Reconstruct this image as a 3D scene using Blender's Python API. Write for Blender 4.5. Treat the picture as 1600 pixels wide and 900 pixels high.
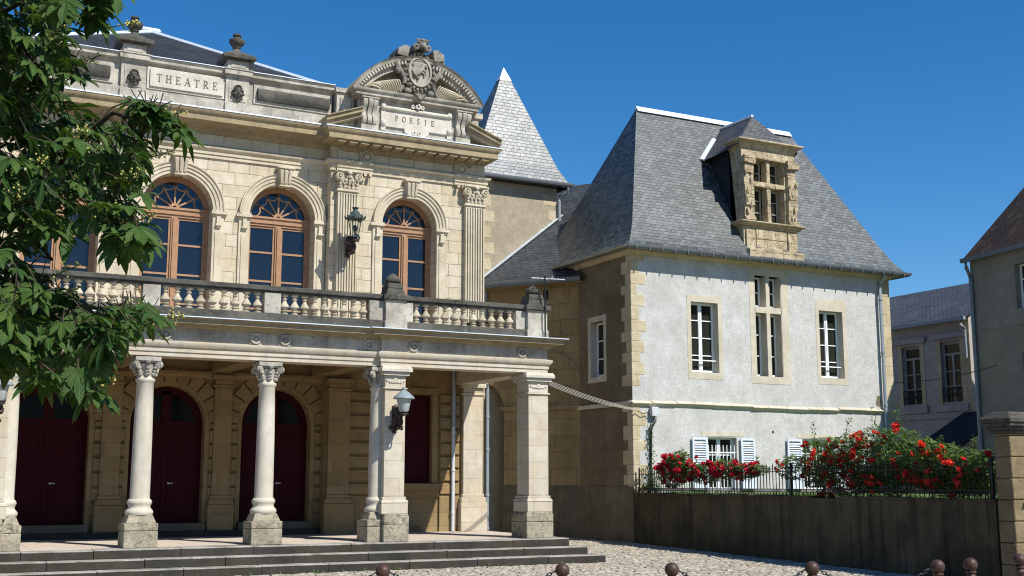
import bpy, bmesh, math, random
from mathutils import Vector, Matrix
R = math.radians
PI = math.pi
random.seed(11)
for _o in list(bpy.data.objects):
    bpy.data.objects.remove(_o)
scene = bpy.context.scene
COL = scene.collection

# ------------------------------------------------------------------ camera, sky, sun, exposure
cd = bpy.data.cameras.new("camera")
cam = bpy.data.objects.new("camera", cd)
COL.objects.link(cam)
cam.location = (0, 0, 1.7)
cam.rotation_euler = (R(90 + 9.16), 0, R(-27.4))
cd.sensor_width = 36
cd.lens = 1856 / 1600 * 36
cd.clip_start = 0.1
cd.clip_end = 3000
scene.camera = cam

SUN = Vector((-.42, 1, -1.18)).normalized()          # the way the light travels
SUN_EL = math.asin(-SUN.z)
world = bpy.data.worlds.new("World")
scene.world = world
world.use_nodes = True
wn = world.node_tree
for n in list(wn.nodes):
    wn.nodes.remove(n)
sky = wn.nodes.new("ShaderNodeTexSky")
sky.sky_type = 'NISHITA'
sky.sun_disc = False
sky.sun_elevation = SUN_EL
sky.sun_rotation = math.atan2(-SUN.x, -SUN.y)
sky.altitude = 300
sky.air_density = 1.0
sky.dust_density = 0.0
sky.ozone_density = 6.0
bg = wn.nodes.new("ShaderNodeBackground")
bg.inputs[1].default_value = 0.098
wo = wn.nodes.new("ShaderNodeOutputWorld")
hsv = wn.nodes.new("ShaderNodeHueSaturation")          # clear dry-air blue
hsv.inputs["Saturation"].default_value = 1.27
wn.links.new(sky.outputs[0], hsv.inputs["Color"])
wn.links.new(hsv.outputs[0], bg.inputs[0])
wn.links.new(bg.outputs[0], wo.inputs[0])
sl = bpy.data.lights.new("sun", 'SUN')
sl.energy = 5.0
sl.angle = R(0.53)
sl.color = (1.0, 0.95, 0.86)
sun = bpy.data.objects.new("sun", sl)
COL.objects.link(sun)
sun.rotation_euler = SUN.to_track_quat('-Z', 'Y').to_euler()
sun.location = (10, -20, 30)
scene.view_settings.view_transform = 'Standard'
scene.view_settings.look = 'None'
scene.view_settings.exposure = 0.4
scene.view_settings.gamma = 1
scene.view_settings.use_curve_mapping = False
scene.cycles.filter_width = 1.1


# ------------------------------------------------------------------ mesh builder
class MB:
    def __init__(s, F=None):
        s.v = []; s.f = []; s.sm = []; s.F = F; s.uv = {}; s.tint = []

    def p(s, a, b, c):
        s.v.append(tuple(s.F(a, b, c)) if s.F else (a, b, c))
        return len(s.v) - 1

    def face(s, ids, smooth=False):
        s.f.append(tuple(ids)); s.sm.append(smooth)

    def quad(s, a, b, c, d, smooth=False):
        s.face([s.p(*a), s.p(*b), s.p(*c), s.p(*d)], smooth)

    def hexa(s, P):
        i = [s.p(*q) for q in P]
        for q in ((0, 3, 2, 1), (4, 5, 6, 7), (0, 1, 5, 4), (1, 2, 6, 5), (2, 3, 7, 6), (3, 0, 4, 7)):
            s.face([i[k] for k in q])

    def box(s, x0, x1, y0, y1, z0, z1):
        s.hexa([(x0, y0, z0), (x1, y0, z0), (x1, y1, z0), (x0, y1, z0), (x0, y0, z1), (x1, y0, z1), (x1, y1, z1), (x0, y1, z1)])

    def frustum(s, x0, x1, y0, y1, z0, z1, i):
        s.hexa([(x0, y0, z0), (x1, y0, z0), (x1, y1, z0), (x0, y1, z0), (x0 + i, y0 + i, z1), (x1 - i, y0 + i, z1), (x1 - i, y1 - i, z1), (x0 + i, y1 - i, z1)])

    def prism(s, poly, axis, c0, c1):
        def mk(q, c):
            a, b = q
            return (c, a, b) if axis == 'x' else (a, c, b) if axis == 'y' else (a, b, c)
        A = [s.p(*mk(q, c0)) for q in poly]
        B = [s.p(*mk(q, c1)) for q in poly]
        n = len(poly)
        s.face(A[::-1]); s.face(B)
        for k in range(n):
            s.face([A[k], A[(k + 1) % n], B[(k + 1) % n], B[k]])

    def lathe(s, prof, cx, cy, n=16, smooth=True, a0=0.0, sx=1, sy=1):
        rings = []
        for r, z in prof:
            rings.append([s.p(cx + r * sx * math.cos(a0 + 2 * PI * k / n), cy + r * sy * math.sin(a0 + 2 * PI * k / n), z) for k in range(n)])
        for a, b in zip(rings, rings[1:]):
            for k in range(n):
                s.face([a[k], a[(k + 1) % n], b[(k + 1) % n], b[k]], smooth)
        s.face(rings[0][::-1]); s.face(rings[-1])

    def tube(s, pts, r, n=6, r2=None, smooth=True):
        pts = [Vector(q) for q in pts]
        m = len(pts); rings = []
        up = Vector((0, 0, 1))
        for i, q in enumerate(pts):
            d = (pts[min(i + 1, m - 1)] - pts[max(i - 1, 0)])
            if d.length < 1e-6: d = Vector((0, 0, 1))
            d.normalize()
            ref = up if abs(d.z) < .95 else Vector((1, 0, 0))
            a = d.cross(ref).normalized(); b = d.cross(a)
            rr = r if r2 is None else r + (r2 - r) * i / max(1, m - 1)
            rings.append([s.p(*(q + a * rr * math.cos(2 * PI * k / n) + b * rr * math.sin(2 * PI * k / n))) for k in range(n)])
        for a, b in zip(rings, rings[1:]):
            for k in range(n):
                s.face([a[k], a[(k + 1) % n], b[(k + 1) % n], b[k]], smooth)
        s.face(rings[0][::-1]); s.face(rings[-1])

    def sweep(s, path, prof, closed=True):
        """closed profile (p outwards, z) along a horizontal path, outward = right of travel"""
        n = len(path); rings = []
        for i in range(n):
            P = Vector(path[i])
            ns = []
            if i > 0:
                d = (P - Vector(path[i - 1])).normalized(); ns.append(Vector((d.y, -d.x)))
            if i < n - 1:
                d = (Vector(path[i + 1]) - P).normalized(); ns.append(Vector((d.y, -d.x)))
            if len(ns) == 2:
                m = ns[0] + ns[1]
                m = m / max(.2, (1 + ns[0].dot(ns[1])))
            else:
                m = ns[0]
            rings.append([s.p(P.x + m.x * p, P.y + m.y * p, z) for p, z in prof])
        k = len(prof)
        for a, b in zip(rings, rings[1:]):
            for j in range(k if closed else k - 1):
                s.face([a[j], a[(j + 1) % k], b[(j + 1) % k], b[j]])
        if closed:
            s.face(rings[0][::-1]); s.face(rings[-1])

    def arc(s, cu, cz, prof, a0, a1, n=24, closed=True, smooth=False):
        """profile (radius, depth) swept round an arc in the wall plane; coordinates (u, d, z)"""
        rings = []
        for i in range(n + 1):
            a = a0 + (a1 - a0) * i / n
            rings.append([s.p(cu + r * math.cos(a), d, cz + r * math.sin(a)) for r, d in prof])
        k = len(prof)
        for a, b in zip(rings, rings[1:]):
            for j in range(k if closed else k - 1):
                s.face([a[j], a[(j + 1) % k], b[(j + 1) % k], b[j]], smooth)
        s.face(rings[0][::-1]); s.face(rings[-1])

    def blob(s, c, rx, ry, rz, n=8, m=5, jit=0.0, rot=None):
        rings = []
        for i in range(m + 1):
            t = PI * i / m
            ring = []
            for k in range(n):
                a = 2 * PI * k / n
                j = 1 + random.uniform(-jit, jit)
                q = Vector((rx * j * math.sin(t) * math.cos(a), ry * j * math.sin(t) * math.sin(a), rz * j * math.cos(t)))
                if rot: q = rot @ q
                ring.append(s.p(c[0] + q.x, c[1] + q.y, c[2] + q.z))
            rings.append(ring)
        for a, b in zip(rings, rings[1:]):
            for k in range(n):
                s.face([a[k], a[(k + 1) % n], b[(k + 1) % n], b[k]], True)

    def wall(s, u0, u1, z0, z1, ops, depth, N=20):
        """front sheet with openings and their reveals; ops: (ua, ub, zbottom, zspring_or_top, arched)"""
        prev = u0
        for (ua, ub, zb, zs, ar) in sorted(ops):
            s.quad((prev, 0, z0), (ua, 0, z0), (ua, 0, z1), (prev, 0, z1))
            if zb > z0:
                s.quad((ua, 0, z0), (ub, 0, z0), (ub, 0, zb), (ua, 0, zb))
                s.quad((ua, 0, zb), (ub, 0, zb), (ub, depth, zb), (ua, depth, zb))
            s.quad((ua, 0, zb), (ua, depth, zb), (ua, depth, zs), (ua, 0, zs))
            s.quad((ub, 0, zb), (ub, 0, zs), (ub, depth, zs), (ub, depth, zb))
            if ar:
                c = (ua + ub) / 2; r = (ub - ua) / 2
                pts = [(c - r * math.cos(PI * i / N), zs + r * math.sin(PI * i / N)) for i in range(N + 1)]
            else:
                pts = [(ua, zs), (ub, zs)]
            for (a, za), (b, zb2) in zip(pts, pts[1:]):
                if z1 > max(za, zb2):
                    s.quad((a, 0, za), (b, 0, zb2), (b, 0, z1), (a, 0, z1))
                s.quad((a, 0, za), (a, depth, za), (b, depth, zb2), (b, 0, zb2))
            prev = ub
        s.quad((prev, 0, z0), (u1, 0, z0), (u1, 0, z1), (prev, 0, z1))

    def build(s, name, mat, parent=None, loc=(0, 0, 0), bevel=0, recalc=True, uvs=None, rotz=0):
        me = bpy.data.meshes.new(name)
        me.from_pydata(s.v, [], s.f)
        me.polygons.foreach_set("use_smooth", s.sm)
        if recalc:
            bm = bmesh.new(); bm.from_mesh(me)
            bmesh.ops.recalc_face_normals(bm, faces=bm.faces)
            bm.to_mesh(me); bm.free()
        if uvs:
            l = me.uv_layers.new(name="uv")
            k = 0
            for pl in me.polygons:
                for vi in pl.vertices:
                    l.data[k].uv = uvs[vi]; k += 1
        if s.tint:
            at = me.attributes.new("tint", 'FLOAT', 'FACE')
            at.data.foreach_set("value", s.tint)
        me.set_sharp_from_angle(angle=R(42))
        me.materials.append(mat)
        me.update()
        o = bpy.data.objects.new(name, me)
        COL.objects.link(o)
        attach(o, parent, loc, rotz)
        if bevel:
            md = o.modifiers.new("edge", 'BEVEL'); md.width = bevel; md.segments = 2; md.limit_method = 'ANGLE'; md.angle_limit = R(35)
        return o


WM = {}          # world matrices of what was built, so that parts can be modelled in world coordinates


def attach(o, parent, loc=(0, 0, 0), rotz=0):
    m = Matrix.Translation(loc) @ Matrix.Rotation(rotz, 4, 'Z')
    o.location = loc
    o.rotation_euler = (0, 0, rotz)
    WM[o.name] = m
    if parent is not None:
        o.parent = parent
        o.matrix_parent_inverse = WM[parent.name].inverted()


def thing(name, label, cat, loc=(0, 0, 0), group=None, rotz=0):
    o = bpy.data.objects.new(name, None)
    o.empty_display_size = .3
    COL.objects.link(o)
    attach(o, None, loc, rotz)
    return tag(o, label, cat, group)


def tag(o, label=None, cat=None, group=None, kind=None):
    if label: o['label'] = label
    if cat: o['category'] = cat
    if group: o['group'] = group
    if kind: o['kind'] = kind
    return o


def dup(o, parent=None, loc=None):
    """copy a thing and every part below it"""
    c = o.copy(); COL.objects.link(c)
    if parent is not None:
        c.parent = parent
        c.matrix_parent_inverse = o.matrix_parent_inverse.copy()
    if loc is not None: c.location = loc
    for ch in [x for x in bpy.data.objects if x.parent == o]:
        dup(ch, c)
    return c


def front(Y):
    return lambda u, d, z: (u, Y + d, z)


def leftface(X):
    return lambda u, d, z: (X + d, u, z)


# ------------------------------------------------------------------ materials
class NT:
    def __init__(s, name):
        s.m = bpy.data.materials.new(name); s.m.use_nodes = True
        s.t = s.m.node_tree
        for n in list(s.t.nodes): s.t.nodes.remove(n)
        s.out = s.t.nodes.new("ShaderNodeOutputMaterial")

    def n(s, typ, inp=None, **kw):
        q = s.t.nodes.new("ShaderNode" + typ)
        for k, v in kw.items(): setattr(q, k, v)
        for k, v in (inp or {}).items():
            if isinstance(v, bpy.types.NodeSocket): s.t.links.new(v, q.inputs[k])
            else: q.inputs[k].default_value = v
        return q

    def math(s, op, a, b=0.0):
        return s.n("Math", {0: a, 1: b}, operation=op).outputs[0]

    def mix(s, fac, a, b, blend='MIX'):
        q = s.n("Mix", None, data_type='RGBA', blend_type=blend)
        for i, v in ((0, fac), (6, a), (7, b)):
            if isinstance(v, bpy.types.NodeSocket): s.t.links.new(v, q.inputs[i])
            else: q.inputs[i].default_value = v if i == 0 else (*v[:3], 1)
        return q.outputs[2]

    def ramp(s, fac, a, b, ca=(0, 0, 0), cb=(1, 1, 1)):
        q = s.n("ValToRGB", {0: fac})
        q.color_ramp.elements[0].position = a; q.color_ramp.elements[1].position = b
        q.color_ramp.elements[0].color = (*ca, 1); q.color_ramp.elements[1].color = (*cb, 1)
        return q.outputs[0]

    def noise(s, vec, scale, detail=4, rough=.55, dist=0.0):
        return s.n("TexNoise", {"Vector": vec, "Scale": scale, "Detail": detail, "Roughness": rough, "Distortion": dist}).outputs[0]

    def pos(s):
        return s.n("NewGeometry").outputs["Position"]

    def scalev(s, vec, x, y, z):
        return s.n("Vectormath" if False else "VectorMath", {0: vec, 1: (x, y, z)}, operation='MULTIPLY').outputs[0]

    def wallvec(s):
        g = s.n("NewGeometry")
        sn = s.n("SeparateXYZ", {0: g.outputs["True Normal"]})
        sp = s.n("SeparateXYZ", {0: g.outputs["Position"]})
        ax = s.math('ABSOLUTE', sn.outputs[0]); ay = s.math('ABSOLUTE', sn.outputs[1])
        sel = s.math('GREATER_THAN', ax, ay)
        u = s.math('ADD', s.math('MULTIPLY', sp.outputs[1], sel), s.math('MULTIPLY', sp.outputs[0], s.math('SUBTRACT', 1.0, sel)))
        h = s.math('SQRT', s.math('ADD', s.math('MULTIPLY', ax, ax), s.math('MULTIPLY', ay, ay)))
        v = s.math('DIVIDE', sp.outputs[2], s.math('MAXIMUM', h, .3))
        return s.n("CombineXYZ", {0: u, 1: v, 2: 0.0}).outputs[0]

    def finish(s, col, rough=.85, bump=None, strength=.3, dist=.02, metallic=0, spec=.3, **extra):
        b = s.n("BsdfPrincipled", {"Roughness": rough, "Metallic": metallic, "Specular IOR Level": spec})
        for k, v in extra.items(): b.inputs[k.replace('_', ' ')].default_value = v
        if isinstance(col, bpy.types.NodeSocket): s.t.links.new(col, b.inputs["Base Color"])
        else: b.inputs["Base Color"].default_value = (*col, 1)
        if bump is not None:
            bp = s.n("Bump", {"Strength": strength, "Distance": dist, "Height": bump})
            s.t.links.new(bp.outputs[0], b.inputs["Normal"])
        s.t.links.new(b.outputs[0], s.out.inputs[0])
        return s.m


def mul(c, k): return tuple(min(1, x * k) for x in c)


def stone(name, c1, c2, brick=None, mortar=None, stain=None, stain_amt=.5, stain_scale=.7, streak=0.0, streak_col=(.08, .07, .055),
          lichen=0.0, lichen_col=(.035, .035, .03), bump=.25, fine=.12, rough=.9, spec=.2, warp=.0, fine_scale=28, chips=0.0):
    t = NT(name); P = t.pos()
    if brick:
        w, h, ms = brick
        V = t.wallvec()
        if warp:
            nz = t.n("TexNoise", {"Vector": P, "Scale": 1.3, "Detail": 2}).outputs[1]
            V = t.n("VectorMath", {0: V, 1: t.scalev(nz, warp, warp, warp)}, operation='ADD').outputs[0]
        bt = t.n("TexBrick", {"Vector": V, "Color1": (*c1, 1), "Color2": (*c2, 1), "Mortar": (*(mortar or mul(c1, .45)), 1), "Scale": 1.0,
                              "Mortar Size": ms, "Mortar Smooth": .2, "Bias": -.1, "Brick Width": w, "Row Height": h})
        bt.offset = .43; bt.offset_frequency = 2; bt.squash = .72; bt.squash_frequency = 3
        col = bt.outputs[0]; joint = bt.outputs[1]
    else:
        col = t.mix(t.ramp(t.noise(P, 1.7, 3), .35, .65), c1, c2); joint = None
    f = t.noise(P, fine_scale, 6, .65)
    col = t.mix(fine * 2, col, t.ramp(f, .3, .75, (.25, .25, .25), (1.25, 1.25, 1.25)), 'MULTIPLY')
    med = t.noise(P, 4.5, 5, .6)
    col = t.mix(.35, col, t.ramp(med, .3, .7, (.62, .6, .55), (1.2, 1.2, 1.2)), 'MULTIPLY')
    if stain:
        sfac = t.math('MULTIPLY', t.ramp(t.noise(P, stain_scale, 6, .62, .4), .46, .68), stain_amt)
        col = t.mix(sfac, col, stain)
    if streak:
        sv = t.scalev(P, 5.5, 5.5, .28)
        sfac = t.math('MULTIPLY', t.ramp(t.noise(sv, 1.0, 5, .62), .5, .74), streak)
        col = t.mix(sfac, col, streak_col)
    if lichen:
        l1 = t.ramp(t.noise(P, 9, 7, .72), .60 - lichen * .22, .66 - lichen * .12)
        l2 = t.ramp(t.noise(P, 1.6, 3, .5), .3, .7)
        col = t.mix(t.math('MULTIPLY', t.math('MULTIPLY', l1, l2), min(1, lichen * 1.4)), col, lichen_col)
        pale = t.ramp(t.noise(P, 17, 4, .6), .66, .72)
        col = t.mix(t.math('MULTIPLY', pale, .35 * lichen), col, (.55, .53, .43))
    hgt = t.math('ADD', t.math('MULTIPLY', f, .5), t.math('MULTIPLY', med, .6))
    if chips:
        hgt = t.math('ADD', hgt, t.math('MULTIPLY', t.ramp(t.noise(P, 6, 5, .7), .35, .5), chips))
    if joint is not None:
        hgt = t.math('SUBTRACT', hgt, t.math('MULTIPLY', joint, .9))
    return t.finish(col, rough, hgt, bump, .03, spec=spec)


def slate(name, c1, c2, spec=.5, rough=.42, moss=0.0, w=.2, h=.105):
    t = NT(name); P = t.pos(); V = t.wallvec()
    nz = t.n("TexNoise", {"Vector": P, "Scale": 3.0, "Detail": 2}).outputs[1]
    V2 = t.n("VectorMath", {0: V, 1: t.scalev(nz, .035, .035, 0)}, operation='ADD').outputs[0]
    bt = t.n("TexBrick", {"Vector": V2, "Color1": (*c1, 1), "Color2": (*c2, 1), "Mortar": (*mul(c1, .22), 1), "Scale": 1.0,
                          "Mortar Size": .011, "Mortar Smooth": .3, "Bias": 0.0, "Brick Width": w, "Row Height": h})
    bt.offset = .5
    col = bt.outputs[0]
    col = t.mix(.7, col, t.ramp(t.noise(P, 1.1, 5, .65), .3, .72, (.62, .62, .62), (1.3, 1.3, 1.3)), 'MULTIPLY')
    col = t.mix(.5, col, t.ramp(t.noise(P, 14, 5, .7), .3, .72, (.6, .6, .6), (1.35, 1.35, 1.35)), 'MULTIPLY')
    if moss:
        col = t.mix(t.math('MULTIPLY', t.ramp(t.noise(P, 2.2, 6, .7), .54, .7), moss), col, (.12, .1, .06))
    sep = t.n("SeparateXYZ", {0: V2})
    saw = t.math('FRACT', t.math('DIVIDE', sep.outputs[1], h))
    hgt = t.math('SUBTRACT', t.math('SUBTRACT', t.math('MULTIPLY', t.noise(P, 9, 4), .5), t.math('MULTIPLY', saw, .6)), t.math('MULTIPLY', bt.outputs[1], .6))
    rg = t.math('ADD', t.math('MULTIPLY', t.noise(P, 8, 4), .35), rough - .15)
    m = t.finish(col, rough, hgt, .45, .02, spec=spec)
    b = [q for q in t.t.nodes if q.type == 'BSDF_PRINCIPLED'][0]
    t.t.links.new(rg, b.inputs["Roughness"])
    return m


def plain(name, c, rough=.6, metallic=0, spec=.4, var=.25, scale=12, bump=.08, dirt=None, dirt_amt=.4):
    t = NT(name); P = t.pos()
    f = t.noise(P, scale, 5, .6)
    col = t.mix(1.0, c, t.ramp(f, .25, .75, (1 - var,) * 3, (1 + var,) * 3), 'MULTIPLY')
    if dirt:
        col = t.mix(t.math('MULTIPLY', t.ramp(t.noise(P, 3.1, 6, .7), .48, .66), dirt_amt), col, dirt)
    return t.finish(col, rough, f, bump, .01, metallic=metallic, spec=spec)


M = {}
CREAM = (.70, .585, .38)
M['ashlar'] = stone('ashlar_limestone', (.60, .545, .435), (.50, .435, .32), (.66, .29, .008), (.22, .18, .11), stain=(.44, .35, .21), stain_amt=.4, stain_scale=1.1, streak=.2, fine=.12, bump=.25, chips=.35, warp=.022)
M['trim'] = stone('carved_limestone', (.60, .54, .42), (.50, .445, .335), stain=(.40, .33, .22), stain_amt=.4, stain_scale=1.4, streak=.22, fine=.1, bump=.22)
M['corn'] = stone('shaded_cornice_limestone', (.40, .325, .205), (.31, .25, .155), stain=(.28, .235, .17), stain_amt=.6, stain_scale=1.2, streak=.4, lichen=.2, fine=.12, bump=.22)  # darkened and warmed to put the soffit shade into the stone colour
M['porch'] = stone('shaded_porch_limestone', (.30, .22, .115), (.225, .16, .08), (.8, .31, .008), (.2, .15, .08), stain=(.3, .19, .08), stain_amt=.6, stain_scale=.9, streak=.2, fine=.12, bump=.3, chips=.4)  # limestone darkened so that the porch shade is in its colour
M['shaft'] = stone('column_stone', (.57, .535, .46), (.51, .475, .395), stain=(.5, .44, .33), stain_amt=.35, streak=.2, fine=.08, bump=.12)
M['pier'] = stone('pier_stone', (.56, .515, .425), (.49, .44, .35), (1.2, .345, .005), (.36, .3, .21), stain=(.52, .39, .24), stain_amt=.45, stain_scale=1.3, streak=.18, fine=.09, bump=.18)
M['cartouche'] = stone('grey_carved_stone', (.34, .32, .275), (.24, .225, .19), stain=(.11, .105, .09), stain_amt=.7, stain_scale=3, lichen=.6, fine=.15, bump=.4)
M['tablet'] = stone('pale_panel_stone', (.60, .57, .50), (.54, .505, .43), stain=(.36, .33, .28), stain_amt=.4, stain_scale=1.6, streak=.25, streak_col=(.25, .23, .2), fine=.1, bump=.15)
M['plinth'] = stone('weathered_plinth', (.46, .41, .31), (.36, .32, .24), stain=(.2, .18, .14), stain_amt=.6, stain_scale=2.6, lichen=.55, fine=.2, bump=.5, chips=.6)
M['weather'] = stone('lichened_stone', (.15, .142, .123), (.092, .087, .075), stain=(.09, .085, .075), stain_amt=.8, stain_scale=2.6, lichen=1.0, fine=.2, bump=.4, chips=.5)
M['weather2'] = stone('grey_weathered_stone', (.54, .51, .44), (.41, .385, .33), stain=(.2, .18, .15), stain_amt=.6, stain_scale=1.7, streak=.45, streak_col=(.12, .11, .1), lichen=.42, fine=.15, bump=.3, chips=.3)
M['baluster'] = stone('baluster_stone', (.56, .50, .37), (.44, .38, .28), stain=(.14, .12, .1), stain_amt=.6, stain_scale=4, lichen=.3, fine=.15, bump=.3)
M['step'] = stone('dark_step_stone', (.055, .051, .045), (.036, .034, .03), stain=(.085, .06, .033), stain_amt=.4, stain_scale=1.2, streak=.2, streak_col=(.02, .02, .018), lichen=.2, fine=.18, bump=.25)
M['tread'] = stone('worn_sunlit_tread', (.42, .40, .36), (.30, .285, .255), stain=(.09, .085, .07), stain_amt=.7, stain_scale=2.2, lichen=.3, fine=.2, bump=.4, chips=.4)  # pale worn stone, lightened further to paint in the sunlit nosing
M['floor'] = stone('porch_paving', (.56, .48, .40), (.50, .43, .36), stain=(.4, .34, .28), stain_amt=.3, fine=.06, bump=.08)
M['letter'] = plain('engraved_letter', (.15, .13, .1), .9, var=.35)
M['maroon'] = plain('maroon_paint', (.036, .003, .006), .6, var=.2, spec=.1)  # maroon paint, deepened along with the porch stone for the shade there
M['wood'] = plain('brown_window_paint', (.32, .18, .095), .5, var=.18, scale=9, dirt=(.24, .13, .075), dirt_amt=.4)
M['zinc'] = plain('zinc_flashing', (.62, .68, .74), .45, metallic=.35, var=.12, scale=5)
M['zincdark'] = plain('zinc_gutter', (.16, .18, .20), .45, metallic=.4, var=.2, scale=5)
M['pipe'] = plain('grey_downpipe', (.26, .30, .33), .5, metallic=.2, var=.12)
M['slate_tower'] = slate('pale_slate', (.07, .085, .095), (.17, .195, .21), .72, .43, w=.22, h=.125)
M['slate_house'] = slate('weathered_slate', (.017, .024, .026), (.088, .112, .118), .9, .47, moss=.4, w=.2, h=.115)
M['slate_dark'] = slate('dark_slate', (.028, .032, .040), (.040, .048, .056), .12, .7, w=.22, h=.12)
M['slate_link'] = slate('blue_slate', (.04, .046, .052), (.065, .073, .08), .5, .5, moss=.15, w=.24, h=.14)
M['slate_mid'] = slate('grey_slate', (.055, .058, .065), (.09, .094, .1), .35, .5, moss=.25, w=.2, h=.12)
M['tile'] = slate('brown_clay_tile', (.036, .026, .022), (.06, .04, .032), .2, .8, moss=.5, w=.17, h=.11)
RW = dict(bump=.55, fine=.17, fine_scale=15)
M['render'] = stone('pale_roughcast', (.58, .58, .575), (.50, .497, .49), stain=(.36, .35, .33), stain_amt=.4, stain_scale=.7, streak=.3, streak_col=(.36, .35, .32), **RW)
M['render_side'] = stone('shaded_brown_roughcast', (.225, .185, .13), (.175, .145, .1), stain=(.10, .075, .045), stain_amt=.7, stain_scale=.5, streak=.5, streak_col=(.085, .06, .036), **RW)  # house render darkened: the side wall's shade is put into the colour
M['render_tower'] = stone('beige_roughcast', (.40, .355, .265), (.34, .295, .215), stain=(.29, .25, .185), stain_amt=.4, **RW)
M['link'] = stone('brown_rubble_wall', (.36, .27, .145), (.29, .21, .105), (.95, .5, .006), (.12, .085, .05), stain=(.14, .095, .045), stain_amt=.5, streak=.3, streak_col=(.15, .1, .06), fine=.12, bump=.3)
M['cement'] = stone('grey_cement', (.19, .16, .115), (.15, .128, .092), stain=(.07, .06, .045), stain_amt=.6, stain_scale=.9, streak=.5, streak_col=(.05, .04, .03), fine=.14, bump=.35)
M['gardenwall'] = stone('stained_wall_render', (.145, .118, .074), (.095, .078, .05), stain=(.034, .029, .019), stain_amt=.9, stain_scale=.45, streak=1.0, streak_col=(.018, .015, .012), fine=.3, bump=.6, chips=.5)
M['quoin'] = stone('tan_quoin', (.57, .50, .36), (.48, .405, .27), stain=(.36, .28, .16), stain_amt=.5, stain_scale=2, fine=.14, bump=.45, chips=.5)
M['pillar'] = stone('brown_pillar_stone', (.27, .21, .125), (.20, .155, .09), stain=(.14, .105, .065), stain_amt=.7, stain_scale=2.2, fine=.2, bump=.5, chips=.6)
M['surround'] = stone('window_surround', (.57, .53, .44), (.50, .46, .37), stain=(.42, .36, .26), stain_amt=.4, fine=.08, bump=.15)
M['dormer'] = stone('eroded_sandstone', (.60, .51, .35), (.49, .40, .26), (.9, .42, .007), (.26, .2, .12), stain=(.22, .17, .11), stain_amt=.55, stain_scale=2.5, lichen=.2, fine=.2, bump=.9, chips=.9)
M['white'] = plain('white_window_paint', (.80, .82, .84), .45, var=.06)
M['oldframe'] = plain('weathered_grey_paint', (.30, .29, .27), .7, var=.3)
M['shutter'] = plain('pale_shutter_paint', (.60, .66, .76), .5, var=.1, dirt=(.42, .45, .5), dirt_amt=.25)
M['iron'] = plain('black_iron', (.02, .021, .023), .5, metallic=.3, var=.3)
M['bollard'] = plain('brown_cast_iron', (.06, .032, .024), .5, var=.35, scale=25, spec=.3)
M['copper'] = plain('green_lantern_metal', (.045, .075, .075), .5, metallic=.3, var=.35, scale=30)
M['lampcap'] = plain('grey_lamp_cap', (.22, .26, .28), .4, var=.1)
M['bracket'] = plain('dark_wrought_iron', (.045, .03, .03), .5, metallic=.2, var=.3, scale=30)
M['cable'] = plain('pale_cable', (.42, .40, .35), .6, var=.1)
M['cabledark'] = plain('black_cable', (.03, .03, .03), .6, var=.1)
M['plastic'] = plain('grey_plastic', (.50, .53, .56), .5, var=.08)
M['house_far'] = stone('grey_lilac_render', (.42, .40, .40), (.36, .34, .345), stain=(.3, .28, .28), stain_amt=.5, streak=.35, streak_col=(.2, .18, .17), fine=.1, bump=.3)
M['house_near'] = stone('dull_grey_render', (.25, .24, .215), (.205, .195, .175), stain=(.22, .2, .165), stain_amt=.5, stain_scale=.6, streak=.35, streak_col=(.17, .15, .12), fine=.12, bump=.3)
M['bark'] = stone('brown_bark', (.09, .07, .05), (.06, .047, .035), fine=.3, bump=.8, fine_scale=20)
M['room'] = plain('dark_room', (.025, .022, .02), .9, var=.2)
M['grass'] = plain('lawn', (.09, .15, .035), .9, var=.5, scale=20)
M['curtain'] = plain('olive_curtain', (.12, .10, .035), .9, var=.2)


def glass_mat(name, c, rough=.03, spec=.5):
    t = NT(name); P = t.pos()
    w = t.noise(P, 1.2, 2)
    return t.finish(c, rough, w, .06, .05, spec=spec)


M['glass'] = glass_mat('dark_window_glass', (.006, .008, .016), spec=.62)
M['glass3'] = glass_mat('dull_dark_glass', (.006, .006, .007), rough=.15, spec=.05)
M['glass2'] = glass_mat('house_window_glass', (.022, .024, .018), spec=.3)


def lamp_glass():
    t = NT('frosted_lamp_glass')
    b = t.n("BsdfPrincipled", {"Base Color": (.5, .54, .51, 1), "Roughness": .25, "Specular IOR Level": .5, "Transmission Weight": .25})
    t.t.links.new(b.outputs[0], t.out.inputs[0]); return t.m


def clear_glass():
    t = NT('clear_lamp_glass')
    a = t.n("BsdfTransparent", {"Color": (.93, .95, .93, 1)}); g = t.n("BsdfGlossy", {"Roughness": .05})
    fr = t.n("Fresnel", {"IOR": 1.4})
    mx = t.n("MixShader", {0: fr.outputs[0], 1: a.outputs[0], 2: g.outputs[0]})
    t.t.links.new(mx.outputs[0], t.out.inputs[0]); return t.m


M['lampglass'] = lamp_glass(); M['clearglass'] = clear_glass()


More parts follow.
